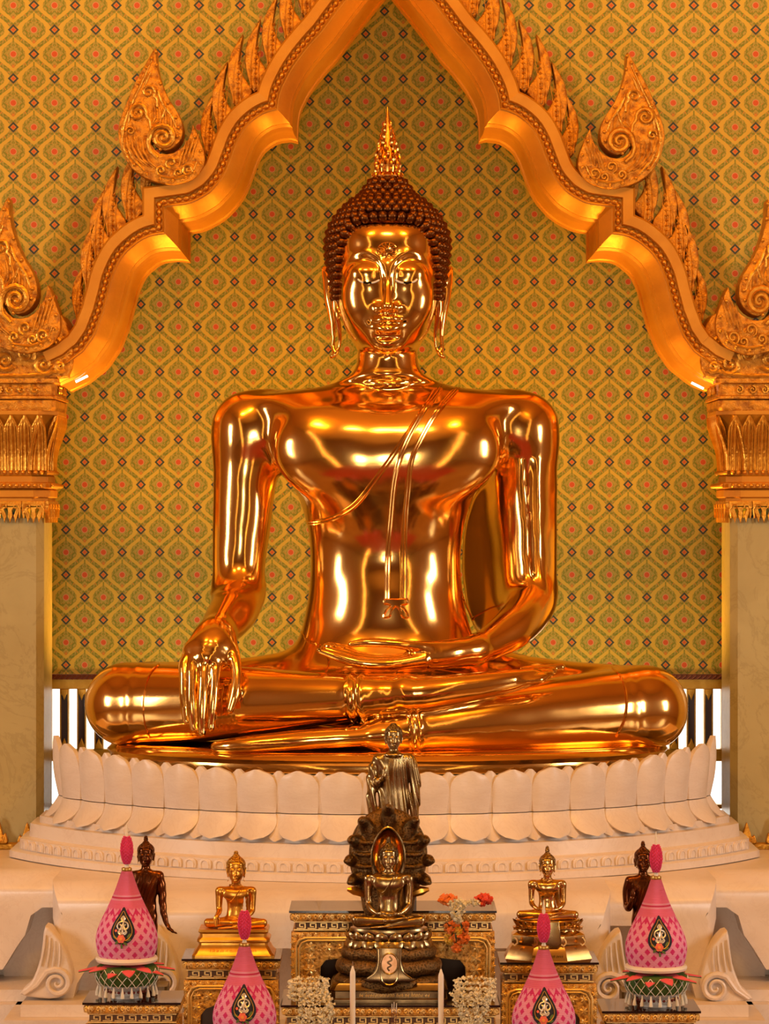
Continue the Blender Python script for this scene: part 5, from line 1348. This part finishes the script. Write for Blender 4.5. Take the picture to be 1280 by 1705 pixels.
# ------------------------------------------------------------------ serpent-sheltered Buddha
def naga():
    y = -2.84; s = S(y); X = lambda px: xx(px, y); Z = lambda py: zz(py, y); cx = X(647)
    o = empty('serpent_buddha', (cx, y, zf_), 'old brass meditating Buddha sheltered by a hooded serpent on coiled base', 'statue')
    zb = zf_
    step_base(MB(), cx, y, zb, [(97*s, 60*s, 0), (97*s, 60*s, 3*s), (95*s, 58*s, 5*s), (95*s, 58*s, 16*s), (97*s, 60*s, 18*s), (93*s, 56*s, 26*s), (88*s, 54*s, 29*s)]).build('plinth', M['naga_dark'], o, angle=30)
    inscription(o, cx-48*s, cx+68*s, y-58.6*s, zb+7.5*s, 5.0*s, M['table_pale'], 21)
    for k, (py, rx, r) in enumerate(((1634,78,15),(1606,75,14),(1584,68,12))):
        pts = [(cx+rx*s*math.sin(t), y-rx*.62*s*math.cos(t), Z(py)+1.2*s*math.sin(t*9)) for t in np.linspace(0, 2*PI, 40, endpoint=False)]
        MB().tube(pts, r*s, 12, closed=True, flat=1.0).build('serpent_coil', M['naga_bronze'], o)
    MB().lathe([(70*s, zb+26*s), (70*s, Z(1572))], 24, (cx, y, 0), 1, .62).build('coil_core', M['naga_dark'], o)
    MB().lathe([(62*s, Z(1576)), (72*s, Z(1568)), (70*s, Z(1562)), (60*s, Z(1558)), (66*s, Z(1548)), (64*s, Z(1543))], 32, (cx, y, 0), 1, .64).build('lotus_core', M['old_brass'], o, angle=50)
    lotus_row(o, 'lotus_petal', M['old_brass'], cx, y, Z(1563), 66*s, 43*s, 18, 22*s, 16*s, 4*s, 1); lotus_row(o, 'lotus_petal', M['old_brass'], cx, y, Z(1562), 68*s, 45*s, 18, 23*s, 13*s, 6*s, -1)
    at = (cx, y, Z(1542)); k = small_seated(o, 'meditation', at, 117*s, 1.22, 1.27, M['old_brass'], M['curl_old'], .62, .8, 1.16)
    for q, r in ((HEM, .02), (SASH[0], .016), (SASH[1], .016)): robe_strip(o, at, k, 1.22, 1.27, M['old_brass'], q, r, shf=1.16)
    # hood
    yh = y+.10; sh = S(yh); w = lambda px, py, dy=0.0: W(px, py, yh+dy); sc = Sculpt()
    sc.ell(w(646,1420), (65*sh, .052, 76*sh), k=.02)
    sc.tube([w(646,1500,.0), w(646,1460), w(646,1430)], [44*sh,50*sh,46*sh], k=.03, flat=((0,1,0), .45))
    heads = [(590,1464,-1.9),(585,1432,-1.5),(590,1400,-1.15),(606,1370,-.75),(646,1350,0),(688,1370,.75),(704,1400,1.15),(711,1432,1.5),(706,1464,1.9)]
    for hx, hy, a in heads:
        dx, dz = math.sin(a), math.cos(a)
        sc.tube([w(646+(hx-646)*.35, 1475+(hy-1475)*.35, -.02), w(646+(hx-646)*.75, 1440+(hy-1440)*.75, -.035), w(hx, hy, -.05), w(hx+dx*5, hy-dz*5, -.085)], [11*sh,11*sh,10.5*sh,7*sh], k=.016)
        sc.tube([w(hx, hy, -.06), w(hx+dx*9, hy-dz*9+2, -.10)], [8*sh,4.5*sh], k=.006)
        for e in (-1, 1): sc.ell(w(hx+e*5*dz, hy+e*5*dx, -.078), 2.4*sh, k=.003)
        sc.tube([w(hx-dx*2, hy+dz*2, -.03), w(hx+dx*6, hy-dz*7, -.02), w(hx+dx*10, hy-dz*12, -.01)], [6*sh,4*sh,.5*sh], k=.006)
    for px, py, rr in ((606,1440,4),(606,1420,4),(610,1400,4),(690,1440,4),(690,1420,4),(684,1400,4)):
        sc.tube([w(px-14*(1 if px < 646 else -1), py, -.055), w(px, py+3, -.065), w(px+16*(1 if px < 646 else -1), py+2, -.06)], rr*sh, k=.004)
    sc.ell(w(646,1425,-.075), (27*sh, .085, 46*sh), k=.006, mode='s')
    hoff = absloc(o); me = sc.mesh('serpent_hood', .0042, M['naga_bronze'], off=hoff); link('serpent_hood', me, o)
    bw = MB(); bw.lathe([(1.0,.0),(.96,.25),(.85,.5),(.65,.75),(.4,.92),(.02,1.0)], 28); bw2 = MB()
    bw2.add([(v[0]*27.5*sh+w(646,1425)[0], yh-.062+v[2]*.055, v[1]*46.5*sh+w(646,1425)[2]) for v in bw.v], bw.f[:-2]); bw2.build('hood_bowl', M['gold'], o)
    MB().tube([(27.5*sh*math.sin(t)+w(646,1425)[0], yh-.066, 46.5*sh*math.cos(t)*(1.0+.10*max(0, math.cos(t))**6)+w(646,1425)[2]) for t in np.linspace(0, 2*PI, 40, endpoint=False)], 2.0*sh, 6, closed=True).build('hood_rim', M['old_brass'], o)
    for sg in (-1, 1):
        MB().tube([w(646+sg*40,1488,-.02), w(646+sg*56,1482,-.03), w(646+sg*68,1480,-.03)], [6*sh,8*sh,3*sh], 7).build('serpent_tongue', M['bronze_gold'], o)
    # hanging cloth with medallion
    yc = y-68*s; cz = lambda px, py: (X(px), Z(py))
    pl = [(627,1568),(668,1568),(668,1590),(672,1606),(682,1616),(694,1620),(680,1626),(664,1624),(658,1632),(648,1634),(638,1632),(630,1624),(616,1626),(602,1620),(614,1616),(624,1606),(627,1590)]
    cl = MB().prism([cz(*p) for p in pl], yc, yc+.02, .003).build('front_cloth', M['naga_dark'], o)
    for q in ([(630,1570),(630,1592),(625,1608),(612,1618)], [(666,1570),(666,1592),(671,1608),(684,1618)], [(634,1570),(633,1600),(636,1622),(648,1629),(660,1622),(663,1600),(662,1570)]):
        MB().tube([(X(a), yc-.001, Z(b)) for a, b in crom(q, 4)], 1.3*s, 5).build('cloth_fold', M['old_brass'], cl)
    MB().tube([(X(648)+14*s*math.sin(t), yc-.002, Z(1594)+17*s*math.cos(t)) for t in np.linspace(0, 2*PI, 28, endpoint=False)], 1.5*s, 6, closed=True).build('medallion_ring', M['old_brass'], cl)
    MB().prism([(X(648)+12.6*s*math.sin(t), Z(1594)+15.6*s*math.cos(t)) for t in np.linspace(0, 2*PI, 24, endpoint=False)], yc-.002, yc+.002).build('medallion_disc', M['copper'], cl)
    MB().tube([(X(a), yc-.003, Z(b)) for a, b in crom([(648,1582),(652,1588),(645,1592),(651,1597),(645,1601),(648,1606)], 4)], 1.5*s, 5).build('medallion_flame', M['naga_dark'], cl)
    inscription(cl, X(638), X(658), yc-.003, Z(1626), 3.2*s, M['naga_dark'], 5)
M['copper'] = worn_metal('copper_disc', (.62,.34,.18), (.48,.24,.11), .3, 30)
M['naga_dark'] = worn_metal('dark_cast_bronze', (.16,.10,.045), (.09,.05,.022), .24, 14)
naga()

# ------------------------------------------------------------------ pink knitted offerings
def knit():
    m = newmat('pink_knit', (.80,.20,.30), .75); (x, y, z), vec = coords(m)
    n = m.node_tree.nodes.new('ShaderNodeMath'); n.operation = 'ARCTAN2'; m.node_tree.links.new(x.s, n.inputs[0]); m.node_tree.links.new(y.s, n.inputs[1]); th = V(m.node_tree, n.outputs[0])
    hz = z/.235                                   # height of the knitted body, 0..1
    u = th*(15/(2*PI)); rows = hz*7.4
    a = (u.fract()-.5).abs(); b = (rows.fract()-.5).abs(); c = ((u+.5).fract()-.5).abs(); d = ((rows+.5).fract()-.5).abs()
    dia = (a*1.2+b).min(c*1.2+d)                  # staggered lozenges
    light, mid_, deep = (.93,.35,.55), (.92,.17,.33), (.76,.025,.21)
    low = hz.step(.60, .57)
    col = mix(m, low, mid_, light); col = mix(m, low*dia.step(.34, .24), col, deep)
    zig = ((u.fract()-.5).abs()*.16+.50-hz).abs(); col = mix(m, zig.step(.020, .012), col, deep)
    col = mix(m, (hz-.705).abs().step(.032, .028), col, light); col = mix(m, (hz-.705).abs().step(.012, .008), col, (.66,.03,.13))
    setin(m, 'Base Color', col)
    kn = (th*(150/(2*PI))+hz*20).fract(); kr = (hz*52).fract(); bump(m, (kn-.5).abs()+(kr-.5).abs(), .8, .004)
    return m
M['knit'] = knit()
M['tuft'] = newmat('pink_tuft', (.82,.07,.22), .8); M['white_bead'] = newmat('white_beads', (.80,.72,.58), .5)
M['navy'] = newmat('navy_felt', (.010,.012,.028), .75); M['thread_gold'] = worn_metal('gold_thread', (.75,.48,.14), (.55,.32,.08), .4, 40)
M['silver'] = worn_metal('silver_thread', (.92,.88,.80), (.80,.74,.62), .3, 40, metal=.6)
M['rose'] = newmat('coral_rose', (.82,.16,.09), .6); M['rose_heart'] = newmat('orange_heart', (.85,.30,.05), .6)
M['leaf_green'] = newmat('leaf_green', (.10,.16,.03), .6); M['leaf_dark'] = newmat('dark_green_felt', (.055,.11,.012), .7)
M['leaf_pink'] = newmat('pink_leaf', (.78,.11,.14), .65); M['bowl_white'] = newmat('white_bowl', (.80,.74,.68), .25); M['bead_red'] = newmat('garnet_beads', (.20,.03,.02), .2)
def offering_parts(o, s):
    """drawn at the origin; lengths in photo px of the outer offerings times s; z = 0 at the bottom of the stand"""
    B = 1706; h = lambda py: (B-py)*s
    def add(name, m, mat, parent=o, **k):
        me = m.mesh(name, mat, angle=k.get('angle', 40), smooth=k.get('smooth', True)); return link(name, me, parent)
    # stand
    add('stand_bowl', MB().lathe([(26*s,h(1706)),(27*s,h(1703)),(16*s,h(1700)),(18*s,h(1696)),(34*s,h(1690)),(42*s,h(1680)),(44*s,h(1664))], 28), M['bowl_white'])
    add('net_bowl', MB().lathe([(44*s,h(1683)),(50*s,h(1676)),(53*s,h(1664)),(52*s,h(1656)),(46*s,h(1652))], 32), M['leaf_dark'])
    net = o
    nn = 20
    for k in range(nn):
        for d in (-1, 1):
            pts = []
            for t in np.linspace(0, 1, 6):
                a = 2*PI*(k+d*t*1.5)/nn; r = np.interp(t, [0,.35,.75,1], [52.6,54,51,46]); pts.append((r*s*math.sin(a), -r*s*math.cos(a), np.interp(t, [0,1], [h(1655),h(1685)])))
            add('net_strand', MB().tube(pts, .75*s, 4), M['white_bead'], net)
        a = 2*PI*k/nn; x, y = 48*s*math.sin(a), -48*s*math.cos(a)
        add('tassel', MB().tube([(x,y,h(1684)),(x,y,h(1688)),(x*1.02,y*1.02,h(1692)),(x*1.03,y*1.03,h(1698)),(x*1.03,y*1.03,h(1701))], [1.2*s,1.4*s,2.2*s,3.2*s,3.4*s], 7), M['white_bead'])
    for k in range(26):
        a = 2*PI*k/26; add('garnet_bead', MB().lathe([(.2*s,-2.6*s),(2.2*s,-1.6*s),(2.6*s,0),(2.2*s,1.6*s),(.2*s,2.6*s)], 7, (35*s*math.sin(a), -35*s*math.cos(a), h(1694))), M['bead_red'])
    # ring of long leaves
    for k in range(12):
        a = 2*PI*(k+.37)/12; L = (80, 74, 68)[k % 3]; dz = (2, 6, -2)[k % 3]
        for nm, mat, w, off in (('felt_leaf', 'leaf_dark', 15, -1.5), ('pink_leaf', 'leaf_pink', 13, 0)):
            m = MB(); vs = []; fs = []
            for i, t in enumerate(np.linspace(.25, 1, 8)):
                ww = w*math.sin(PI*min(1, .18+t*.82))**.8+.2; zc = h(1651)+(dz*t+off-11*t*t)*s
                for e in (-1, 0, 1): vs.append(((L*t*math.sin(a)+e*ww*math.cos(a))*s, -(L*t*math.cos(a)-e*ww*math.sin(a))*s, zc-abs(e)*1.2*s))
                for e in (-1, 0, 1): vs.append(((L*t*math.sin(a)+e*ww*math.cos(a))*s, -(L*t*math.cos(a)-e*ww*math.sin(a))*s, zc-abs(e)*1.2*s-1.3*s))
            for i in range(7):
                for c in range(2):
                    q = i*6+c; fs += [(q, q+1, q+7, q+6), (q+3, q+9, q+10, q+4)]
                fs += [(i*6, i*6+6, i*6+9, i*6+3), (i*6+2, i*6+5, i*6+11, i*6+8)]
            fs += [(42,43,44,47,46,45)]
            add(nm, m.add(vs, fs), M[mat])
    # white knitted ring
    ring = MB(); pts = [(47*s*math.sin(t), -47*s*math.cos(t), h(1642)) for t in np.linspace(0, 2*PI, 40, endpoint=False)]; ring.tube(pts, 5*s, 8, closed=True); wr = add('white_ring', ring, M['white_bead'])
    # body, own origin at its foot so that the knit pattern follows it
    prof = [(44,1640),(48,1632),(50.5,1622),(51.5,1610),(50.5,1600),(47,1588),(41,1574),(34,1560),(27,1545),(20.5,1530),(15,1515),(11,1503),(9,1497),(8,1496)]
    bm_ = MB(); bm_.lathe([(r*s, (1640-p)*s) for r, p in crom(prof, 3)], 56)
    k_ = (1640-1496)*s/.235; me = bm_.mesh('knitted_body', M['knit'])
    if abs(k_-1) > .001:
        for v in me.vertices: v.co = v.co/k_
    link('knitted_body', me, o, (0, 0, h(1640)), None, k_)
    # finial
    add('gold_bead_ring', MB().lathe([(7*s,h(1498)),(8.5*s,h(1496)),(9*s,h(1493.5)),(8.5*s,h(1491)),(6*s,h(1490))], 14), M['thread_gold'])
    add('finial_neck', MB().lathe([(4*s,h(1490)),(3*s,h(1487)),(4*s,h(1483))], 10), M['white_bead'])
    tf = MB(); tf.lathe([(3*s,h(1486)),(6.5*s,h(1478)),(9*s,h(1464)),(8*s,h(1452)),(5*s,h(1442)),(1.5*s,h(1438))], 10)
    for j in range(16):
        py = 1484-j*2.9; r = np.interp(py, [1438,1442,1452,1464,1478,1486], [1.5,5,8,9,6.5,3])
        for i in range(11):
            a = 2*PI*(i+.5*(j % 2))/11; c = np.array([r*s*math.sin(a), -r*s*math.cos(a), h(py)]); d = np.array([math.sin(a), -math.cos(a), .9])
            tf.tube([c, c+d*1.2*s, c+d*2.6*s], [1.5*s,1.5*s,.3*s], 4)
    add('flower_tuft', tf, M['tuft'])
    add('white_tip', MB().lathe([(2.2*s,h(1439)),(3*s,h(1434)),(2*s,h(1431)),(2.4*s,h(1428)),(1.2*s,h(1424)),(1.6*s,h(1422)),(.3*s,h(1416))], 9), M['white_bead'])
    # emblem patch, laid on the curved front
    pr = np.array([(p, r) for r, p in crom(prof, 3)]); pr = pr[np.argsort(pr[:,0])]
    def on(px, py, lift):
        r = float(np.interp(py, pr[:,0], pr[:,1]))+lift; a = px/r; return (r*s*math.sin(a), -r*s*math.cos(a), h(py))
    tear = crom([(0,1552),(6,1562),(14,1574),(20,1588),(19,1599),(11,1608),(0,1611),(-11,1608),(-19,1599),(-20,1588),(-14,1574),(-6,1562)], 3, closed=True)
    def patch(name, poly, lift, mat, parent=o, th=1.2):
        c = poly.mean(0); n = len(poly); m = MB(); vs = [on(c[0], c[1], lift+th)]
        rings = (.5, 1.0)
        for f in rings: vs += [on(c[0]+(p[0]-c[0])*f, c[1]+(p[1]-c[1])*f, lift+th) for p in poly]
        vs += [on(p[0], p[1], lift-.5) for p in poly]
        fs = [(0, 1+i, 1+(i+1)%n) for i in range(n)]
        for r_ in (0, 1): fs += [(1+r_*n+i, 1+r_*n+(i+1)%n, 1+(r_+1)*n+(i+1)%n, 1+(r_+1)*n+i) for i in range(n)]
        return add(name, m.add(vs, fs), mat, parent)
    em = patch('emblem_patch', tear, .4, M['navy'])
    inner = [((p[0])*.78, 1584+(p[1]-1584)*.80) for p in tear]; add('gold_border', MB().tube([on(a, b, 2.0) for a, b in inner], .8*s, 5, closed=True), M['thread_gold'], em)
    sq_ = [[(0,1566),(3,1570),(0,1574),(-3,1570),(0,1566)], [(0,1574),(7,1577),(9,1583),(5,1587),(2,1582),(5,1579)], [(0,1574),(-7,1577),(-9,1583),(-5,1587),(-2,1582),(-5,1579)], [(0,1578),(2,1586),(7,1591),(3,1595),(0,1589)], [(0,1578),(-2,1586),(-7,1591),(-3,1595),(0,1589)], [(-6,1590),(0,1594),(6,1590)], [(0,1568),(1,1580),(-1,1592)]]
    for q in sq_: add('silver_monogram', MB().tube([on(a, b, 2.2) for a, b in crom(q, 4)], 1.35*s, 5), M['silver'], em)
    for k in range(6):
        a = 2*PI*k/6; patch('rose_petal', np.array([(-2+4.2*math.cos(a)+3.0*math.cos(t), 1602+4.2*math.sin(a)+3.0*math.sin(t)) for t in np.linspace(0, 2*PI, 10, endpoint=False)]), 2.0+.25*(k % 2), M['rose'], em, 1.4)
    patch('rose_heart', np.array([(-2+2.6*math.cos(t), 1602+2.6*math.sin(t)) for t in np.linspace(0, 2*PI, 10, endpoint=False)]), 3.6, M['rose_heart'], em, .8)
    patch('rose_bud', np.array([(-11+2.2*math.cos(t), 1589+2.2*math.sin(t)) for t in np.linspace(0, 2*PI, 10, endpoint=False)]), 2.0, M['rose'], em, .8)
    for c, d in (((-9,1608),2.4),((5,1610),.6),((10,1604),-.2),((-12,1600),3.6),((11,1597),-.9),((-1,1614),1.5)):
        patch('rose_leaf', np.array([(c[0]+4.5*math.cos(t)*math.cos(d)-2.0*math.sin(t)*math.sin(d), c[1]+4.5*math.cos(t)*math.sin(d)+2.0*math.sin(t)*math.cos(d)) for t in np.linspace(0, 2*PI, 10, endpoint=False)]), 1.6, M['leaf_green'], em, .6)
def dup(o, parent=None):
    c = o.copy(); COL.objects.link(c); c.parent = parent
    for ch in o.children: dup(ch, c)
    return c
# a low cloth-covered stand in front carries the nearer offerings, candles and incense
M['cloth_gold'] = newmat('gold_cloth', (.50,.27,.06), .6)
ZLOW = .93
lt = empty('offering_bench', (xx(655, -3.62), -3.62, 0), 'low bench in front of the altar tables carrying candles and nearer pink offerings', 'bench')
MB().box((xx(655,-3.62), -3.62, ZLOW-.02), (1.75, .50, .04)).build('bench_top', M['lacquer'], lt, smooth=False)
for dx in (-.82, .82):
    for dy in (-.2, .2): MB().box((xx(655,-3.62)+dx, -3.62+dy, (ZLOW-.04)/2), (.06, .06, ZLOW-.04)).build('leg', M['table_gold'], lt, smooth=False)
MB().box((xx(655,-3.62), -3.84, ZLOW-.10), (1.6, .02, .12)).build('apron', M['table_gold'], lt, smooth=False)
yo = -2.82; so = S(yo)
def offering(px, pyb, y, label, sc=1.0, rz=0.0, src=None, zbase=None, hide=False):
    s = S(y); z = zbase if zbase is not None else zz(pyb, y)
    o = empty('pink_offering', (xx(px, y), y, z), label, 'offering', 'pink knitted offerings') if src is None else dup(src)
    o.location = (xx(px, y), y, z); o.rotation_euler.z = rz; o['label'] = label
    if src is None: offering_parts(o, so)
    o.scale = (sc,)*3
    return o
o1 = offering(211, 0, yo, 'pink knitted pear-shaped offering standing leftmost, on the far left table', rz=-.06, zbase=zol)
offering(1092, 0, yo, 'pink knitted pear-shaped offering standing rightmost, on the far right table', rz=.05, src=o1, zbase=zor)
yi = -3.50; ki = S(yo)/S(yi)*0+1.0
def zfor(py_neck, y, sc): return zz(py_neck, y)-(1706-1496)*so*sc
for px, nk, lab, rz in ((407, 1575, 'pink knitted pear-shaped offering in front of the satin gold statue, inner left', .02), (905, 1580, 'pink knitted pear-shaped offering in front of the polished brass statue, inner right', -.02)):
    sc_ = S(yi)/so*1.03; o = offering(px, 0, yi, lab, sc=sc_, rz=rz, src=o1, zbase=ZLOW)
    gap = zfor(nk, yi, sc_)-ZLOW
    o.location.z = ZLOW+gap
    pd = MB(); pd.lathe([(.085,0),(.085,.012),(.06,.02),(.055,gap-.02),(.075,gap-.008),(.075,gap)], 24, (o.location.x, o.location.y, ZLOW))
    st = empty('pedestal_dish', (o.location.x, o.location.y, ZLOW), 'gold pedestal dish lifting the inner %s pink offering' % ('left' if px < 640 else 'right'), 'stand'); pd.build('dish', M['table_pale'], st); MB().lathe([(.076,gap-.010),(.079,gap-.006),(.076,gap-.002)], 24, (o.location.x, o.location.y, ZLOW)).build('rim', M['thread_gold'], st)
# ------------------------------------------------------------------ candles, incense, garlands
M['wax'] = newmat('white_wax', (.86,.80,.70), .45); bs(M['wax']).inputs['Subsurface Weight'].default_value = .15; bs(M['wax']).inputs['Subsurface Radius'].default_value = (.02,.012,.006)
M['wick'] = newmat('wick', (.25,.20,.14), .8); M['stick'] = newmat('incense_brown', (.16,.05,.02), .8); M['ash'] = newmat('incense_ash', (.55,.50,.45), .9)
M['clay'] = worn_metal('brass_bowl', (.70,.45,.14), (.55,.33,.09), .3, 20)
for px, py, lab in ((587, 1600, 'tall white taper candle at left of the serpent statue'), (734, 1605, 'tall white taper candle at right of the serpent statue')):
    y = -3.47; s = S(y); x = xx(px, y); zt = zz(py, y); c = empty('candle', (x, y, ZLOW), lab, 'candle', 'white taper candles')
    MB().lathe([(.026,0),(.028,.006),(.012,.012),(.010,.03),(.016,.036),(.016,.045)], 18, (x, y, ZLOW)).build('holder', M['clay'], c)
    zb = ZLOW+.04; MB().lathe([(4.6*s, 0), (4.6*s, zt-zb-22*s), (4.3*s, zt-zb-18*s), (2.2*s, zt-zb-12*s), (1.2*s, zt-zb-8*s)], 16, (x, y, zb)).build('wax_body', M['wax'], c)
    MB().tube([(x, y, zt-10*s), (x+.2*s, y, zt-4*s), (x, y, zt)], .55*s, 5).build('wick', M['wick'], c)
y = -3.47; s = S(y); bx_ = xx(655, y)
ib = empty('incense_bowl', (bx_, y, ZLOW), 'small brass incense bowl in front of the serpent statue', 'bowl')
MB().lathe([(.03,0),(.032,.006),(.022,.012),(.045,.05),(.05,.07),(.046,.07),(.04,.055),(.002,.05)], 24, (bx_, y, ZLOW), cap=False).build('bowl', M['clay'], ib)
MB().lathe([(.042,.058),(.02,.064),(.002,.065)], 20, (bx_, y, ZLOW), cap=False).build('ash', M['ash'], ib)
for k, (px, py, lab) in enumerate(((652.5, 1671, 'leftmost'), (656, 1668, 'middle'), (660, 1670, 'rightmost'))):
    st = empty('incense_stick', (xx(654+(k-1)*2, y), y-.01*k, ZLOW+.06), '%s of the three thin incense sticks in the brass bowl' % lab, 'incense', 'incense sticks')
    top = W(px, py, y-.01*k); bot = np.array([xx(654+(k-1)*2, y), y-.01*k, ZLOW+.060])
    MB().tube([bot, bot+(top-bot)*.86], .0016, 6).build('stick', M['stick'], st); MB().tube([bot+(top-bot)*.86, top], .0021, 6).build('ash_tip', M['ash'], st)
M['jasmine'] = newmat('jasmine_white', (.80,.70,.46), .6); M['marigold'] = newmat('orange_blossom', (.85,.20,.02), .6); M['yellow_bl'] = newmat('yellow_blossom', (.85,.48,.04), .6); M['ribbon_green'] = newmat('green_ribbon', (.02,.12,.06), .4); M['red_bl'] = newmat('red_blossom', (.72,.06,.02), .6)
def blossoms(name, parent, mat, pts, r, seed, per=1):
    rd = random.Random(seed); m = MB()
    base = [(math.cos(2*PI*k/6)*(1 if k % 2 else .62), math.sin(2*PI*k/6)*(1 if k % 2 else .62)) for k in range(6)]
    for p in pts:
        q = Vector((rd.gauss(0, 1), rd.gauss(0, 1)-1.2, rd.gauss(0, 1))).to_track_quat('Z', 'Y'); rr = r*rd.uniform(.75, 1.2)
        vs = [q @ Vector((a*rr, b*rr, .25*rr))+Vector(p) for a, b in base]+[q @ Vector((0, 0, .55*rr))+Vector(p), q @ Vector((0, 0, -.7*rr))+Vector(p)]
        m.add(vs, [(i, (i+1) % 6, 6) for i in range(6)]+[((i+1) % 6, i, 7) for i in range(6)])
    return m.build(name, mat, parent, angle=70)
def cloud(c, r, n, seed):
    rd = random.Random(seed); out = []
    while len(out) < n:
        p = np.array([rd.uniform(-1, 1) for _ in range(3)]); l = np.linalg.norm(p)
        if .6 < l < 1: out.append(np.array(c)+p*np.array(r))
    return out
for side, px, lab in ((-1, 516, 'thick white jasmine garland hanging over the front table, left of the candles'), (1, 788, 'thick white jasmine garland hanging over the front table, right of the candles')):
    y = YFT-.035; s = S(y); g = empty('jasmine_garland', (xx(px, y), y, zf_-.16), lab, 'garland', 'white jasmine garlands')
    Gx = lambda q: xx(q, y); zt = zf_
    pts = []
    for k in range(4):
        zc = zz(1636+k*9, y)+.0; rx = 32*s
        for t in np.linspace(0, 2*PI, 46, endpoint=False): pts += [np.array([Gx(px+side*3)+rx*math.sin(t), y+.045-rx*.9*math.cos(t), max(zc, zt+.006)+random.uniform(-.003, .003)])]
    blossoms('coiled_loops', g, M['jasmine'], pts+[p+np.array([random.gauss(0,.004), random.gauss(0,.004), random.gauss(0,.004)]) for p in pts], .0065, 4)
    pts = []; rd = random.Random(9+side)
    for t in np.linspace(0, 1, 34):
        pz = zz(1648, y)+(zf_-.16-zz(1648, y))*t; wd = (26+6*math.sin(t*7+side))*s*(1-.25*t)
        for _ in range(13): a = rd.uniform(-1.5, 1.5); pts.append(np.array([Gx(px-side*5+4*math.sin(t*5))+wd*math.sin(a), y-.006-wd*.55*math.cos(a), pz+rd.uniform(-.006, .006)]))
    blossoms('hanging_bunch', g, M['jasmine'], pts+[p+np.array([random.gauss(0,.006), random.gauss(0,.004), random.gauss(0,.006)]) for p in pts], .0062, 12)
# orange and white garland over the corner of the tall table
y = YC-.012; s = S(y); Gx = lambda q: xx(q, y); Gz = lambda q: zz(q, y)
g = empty('flower_garland', (Gx(762), y, Gz(1596)), 'orange and white flower garland draped over the right corner of the tall table', 'garland')
P = lambda px, py, dy=0.0: np.array([Gx(px), y+dy, Gz(py)])
ringpts = [P(773, 1503)+np.array([30*s*math.sin(t), .045-24*s*math.cos(t), 0]) for t in np.linspace(0, 2*PI, 60, endpoint=False)]
rd = random.Random(3)
thick = lambda pts, r, n: [p+np.array([rd.gauss(0, r*.5), rd.gauss(0, r*.5), rd.gauss(0, r*.5)]) for p in pts for _ in range(n)]
blossoms('white_ring', g, M['jasmine'], thick([p for p in ringpts if abs(p[0]-Gx(773)) < 24*s and p[1] < y+.05], .012, 6), .0075, 1)
for c in (745, 805): blossoms('orange_cluster', g, M['red_bl'] if c > 780 else M['marigold'], cloud(P(c, 1500, .05), (15*s, .034, 8*s), 80, c), .0115, c)
blossoms('white_drop', g, M['jasmine'], thick([P(766+3*math.sin(t*6), 1497+t*38, -.012) for t in np.linspace(0, 1, 18)], .012, 5), .0082, 5)
blossoms('white_drop', g, M['jasmine'], thick([P(752+t*6, 1510+t*22, -.010) for t in np.linspace(0, 1, 8)], .010, 5), .0075, 6)
for c, r, mt, nm in (((750,1542),9,'marigold','orange_blossom'), ((772,1543),9,'marigold','orange_blossom'), ((761,1560),9,'marigold','orange_blossom'), ((748,1562),7,'yellow_bl','yellow_blossom'), ((773,1562),7,'marigold','orange_blossom'), ((760,1577),6,'marigold','orange_blossom'), ((762,1548),6,'yellow_bl','yellow_blossom')):
    blossoms(nm, g, M[mt], cloud(P(c[0], c[1], -.018), (r*1.2*s, r*s*.8, r*1.2*s), 26, c[0]), .0095, c[1])
for a, b in (((748,1534),(753,1556)), ((757,1536),(759,1570)), ((768,1536),(765,1568)), ((776,1536),(770,1556))):
    MB().tube([P(*a, -.012), P((a[0]+b[0])/2, (a[1]+b[1])/2, -.020), P(*b, -.012)], 1.3*s, 5).build('green_ribbon', M['ribbon_green'], g)
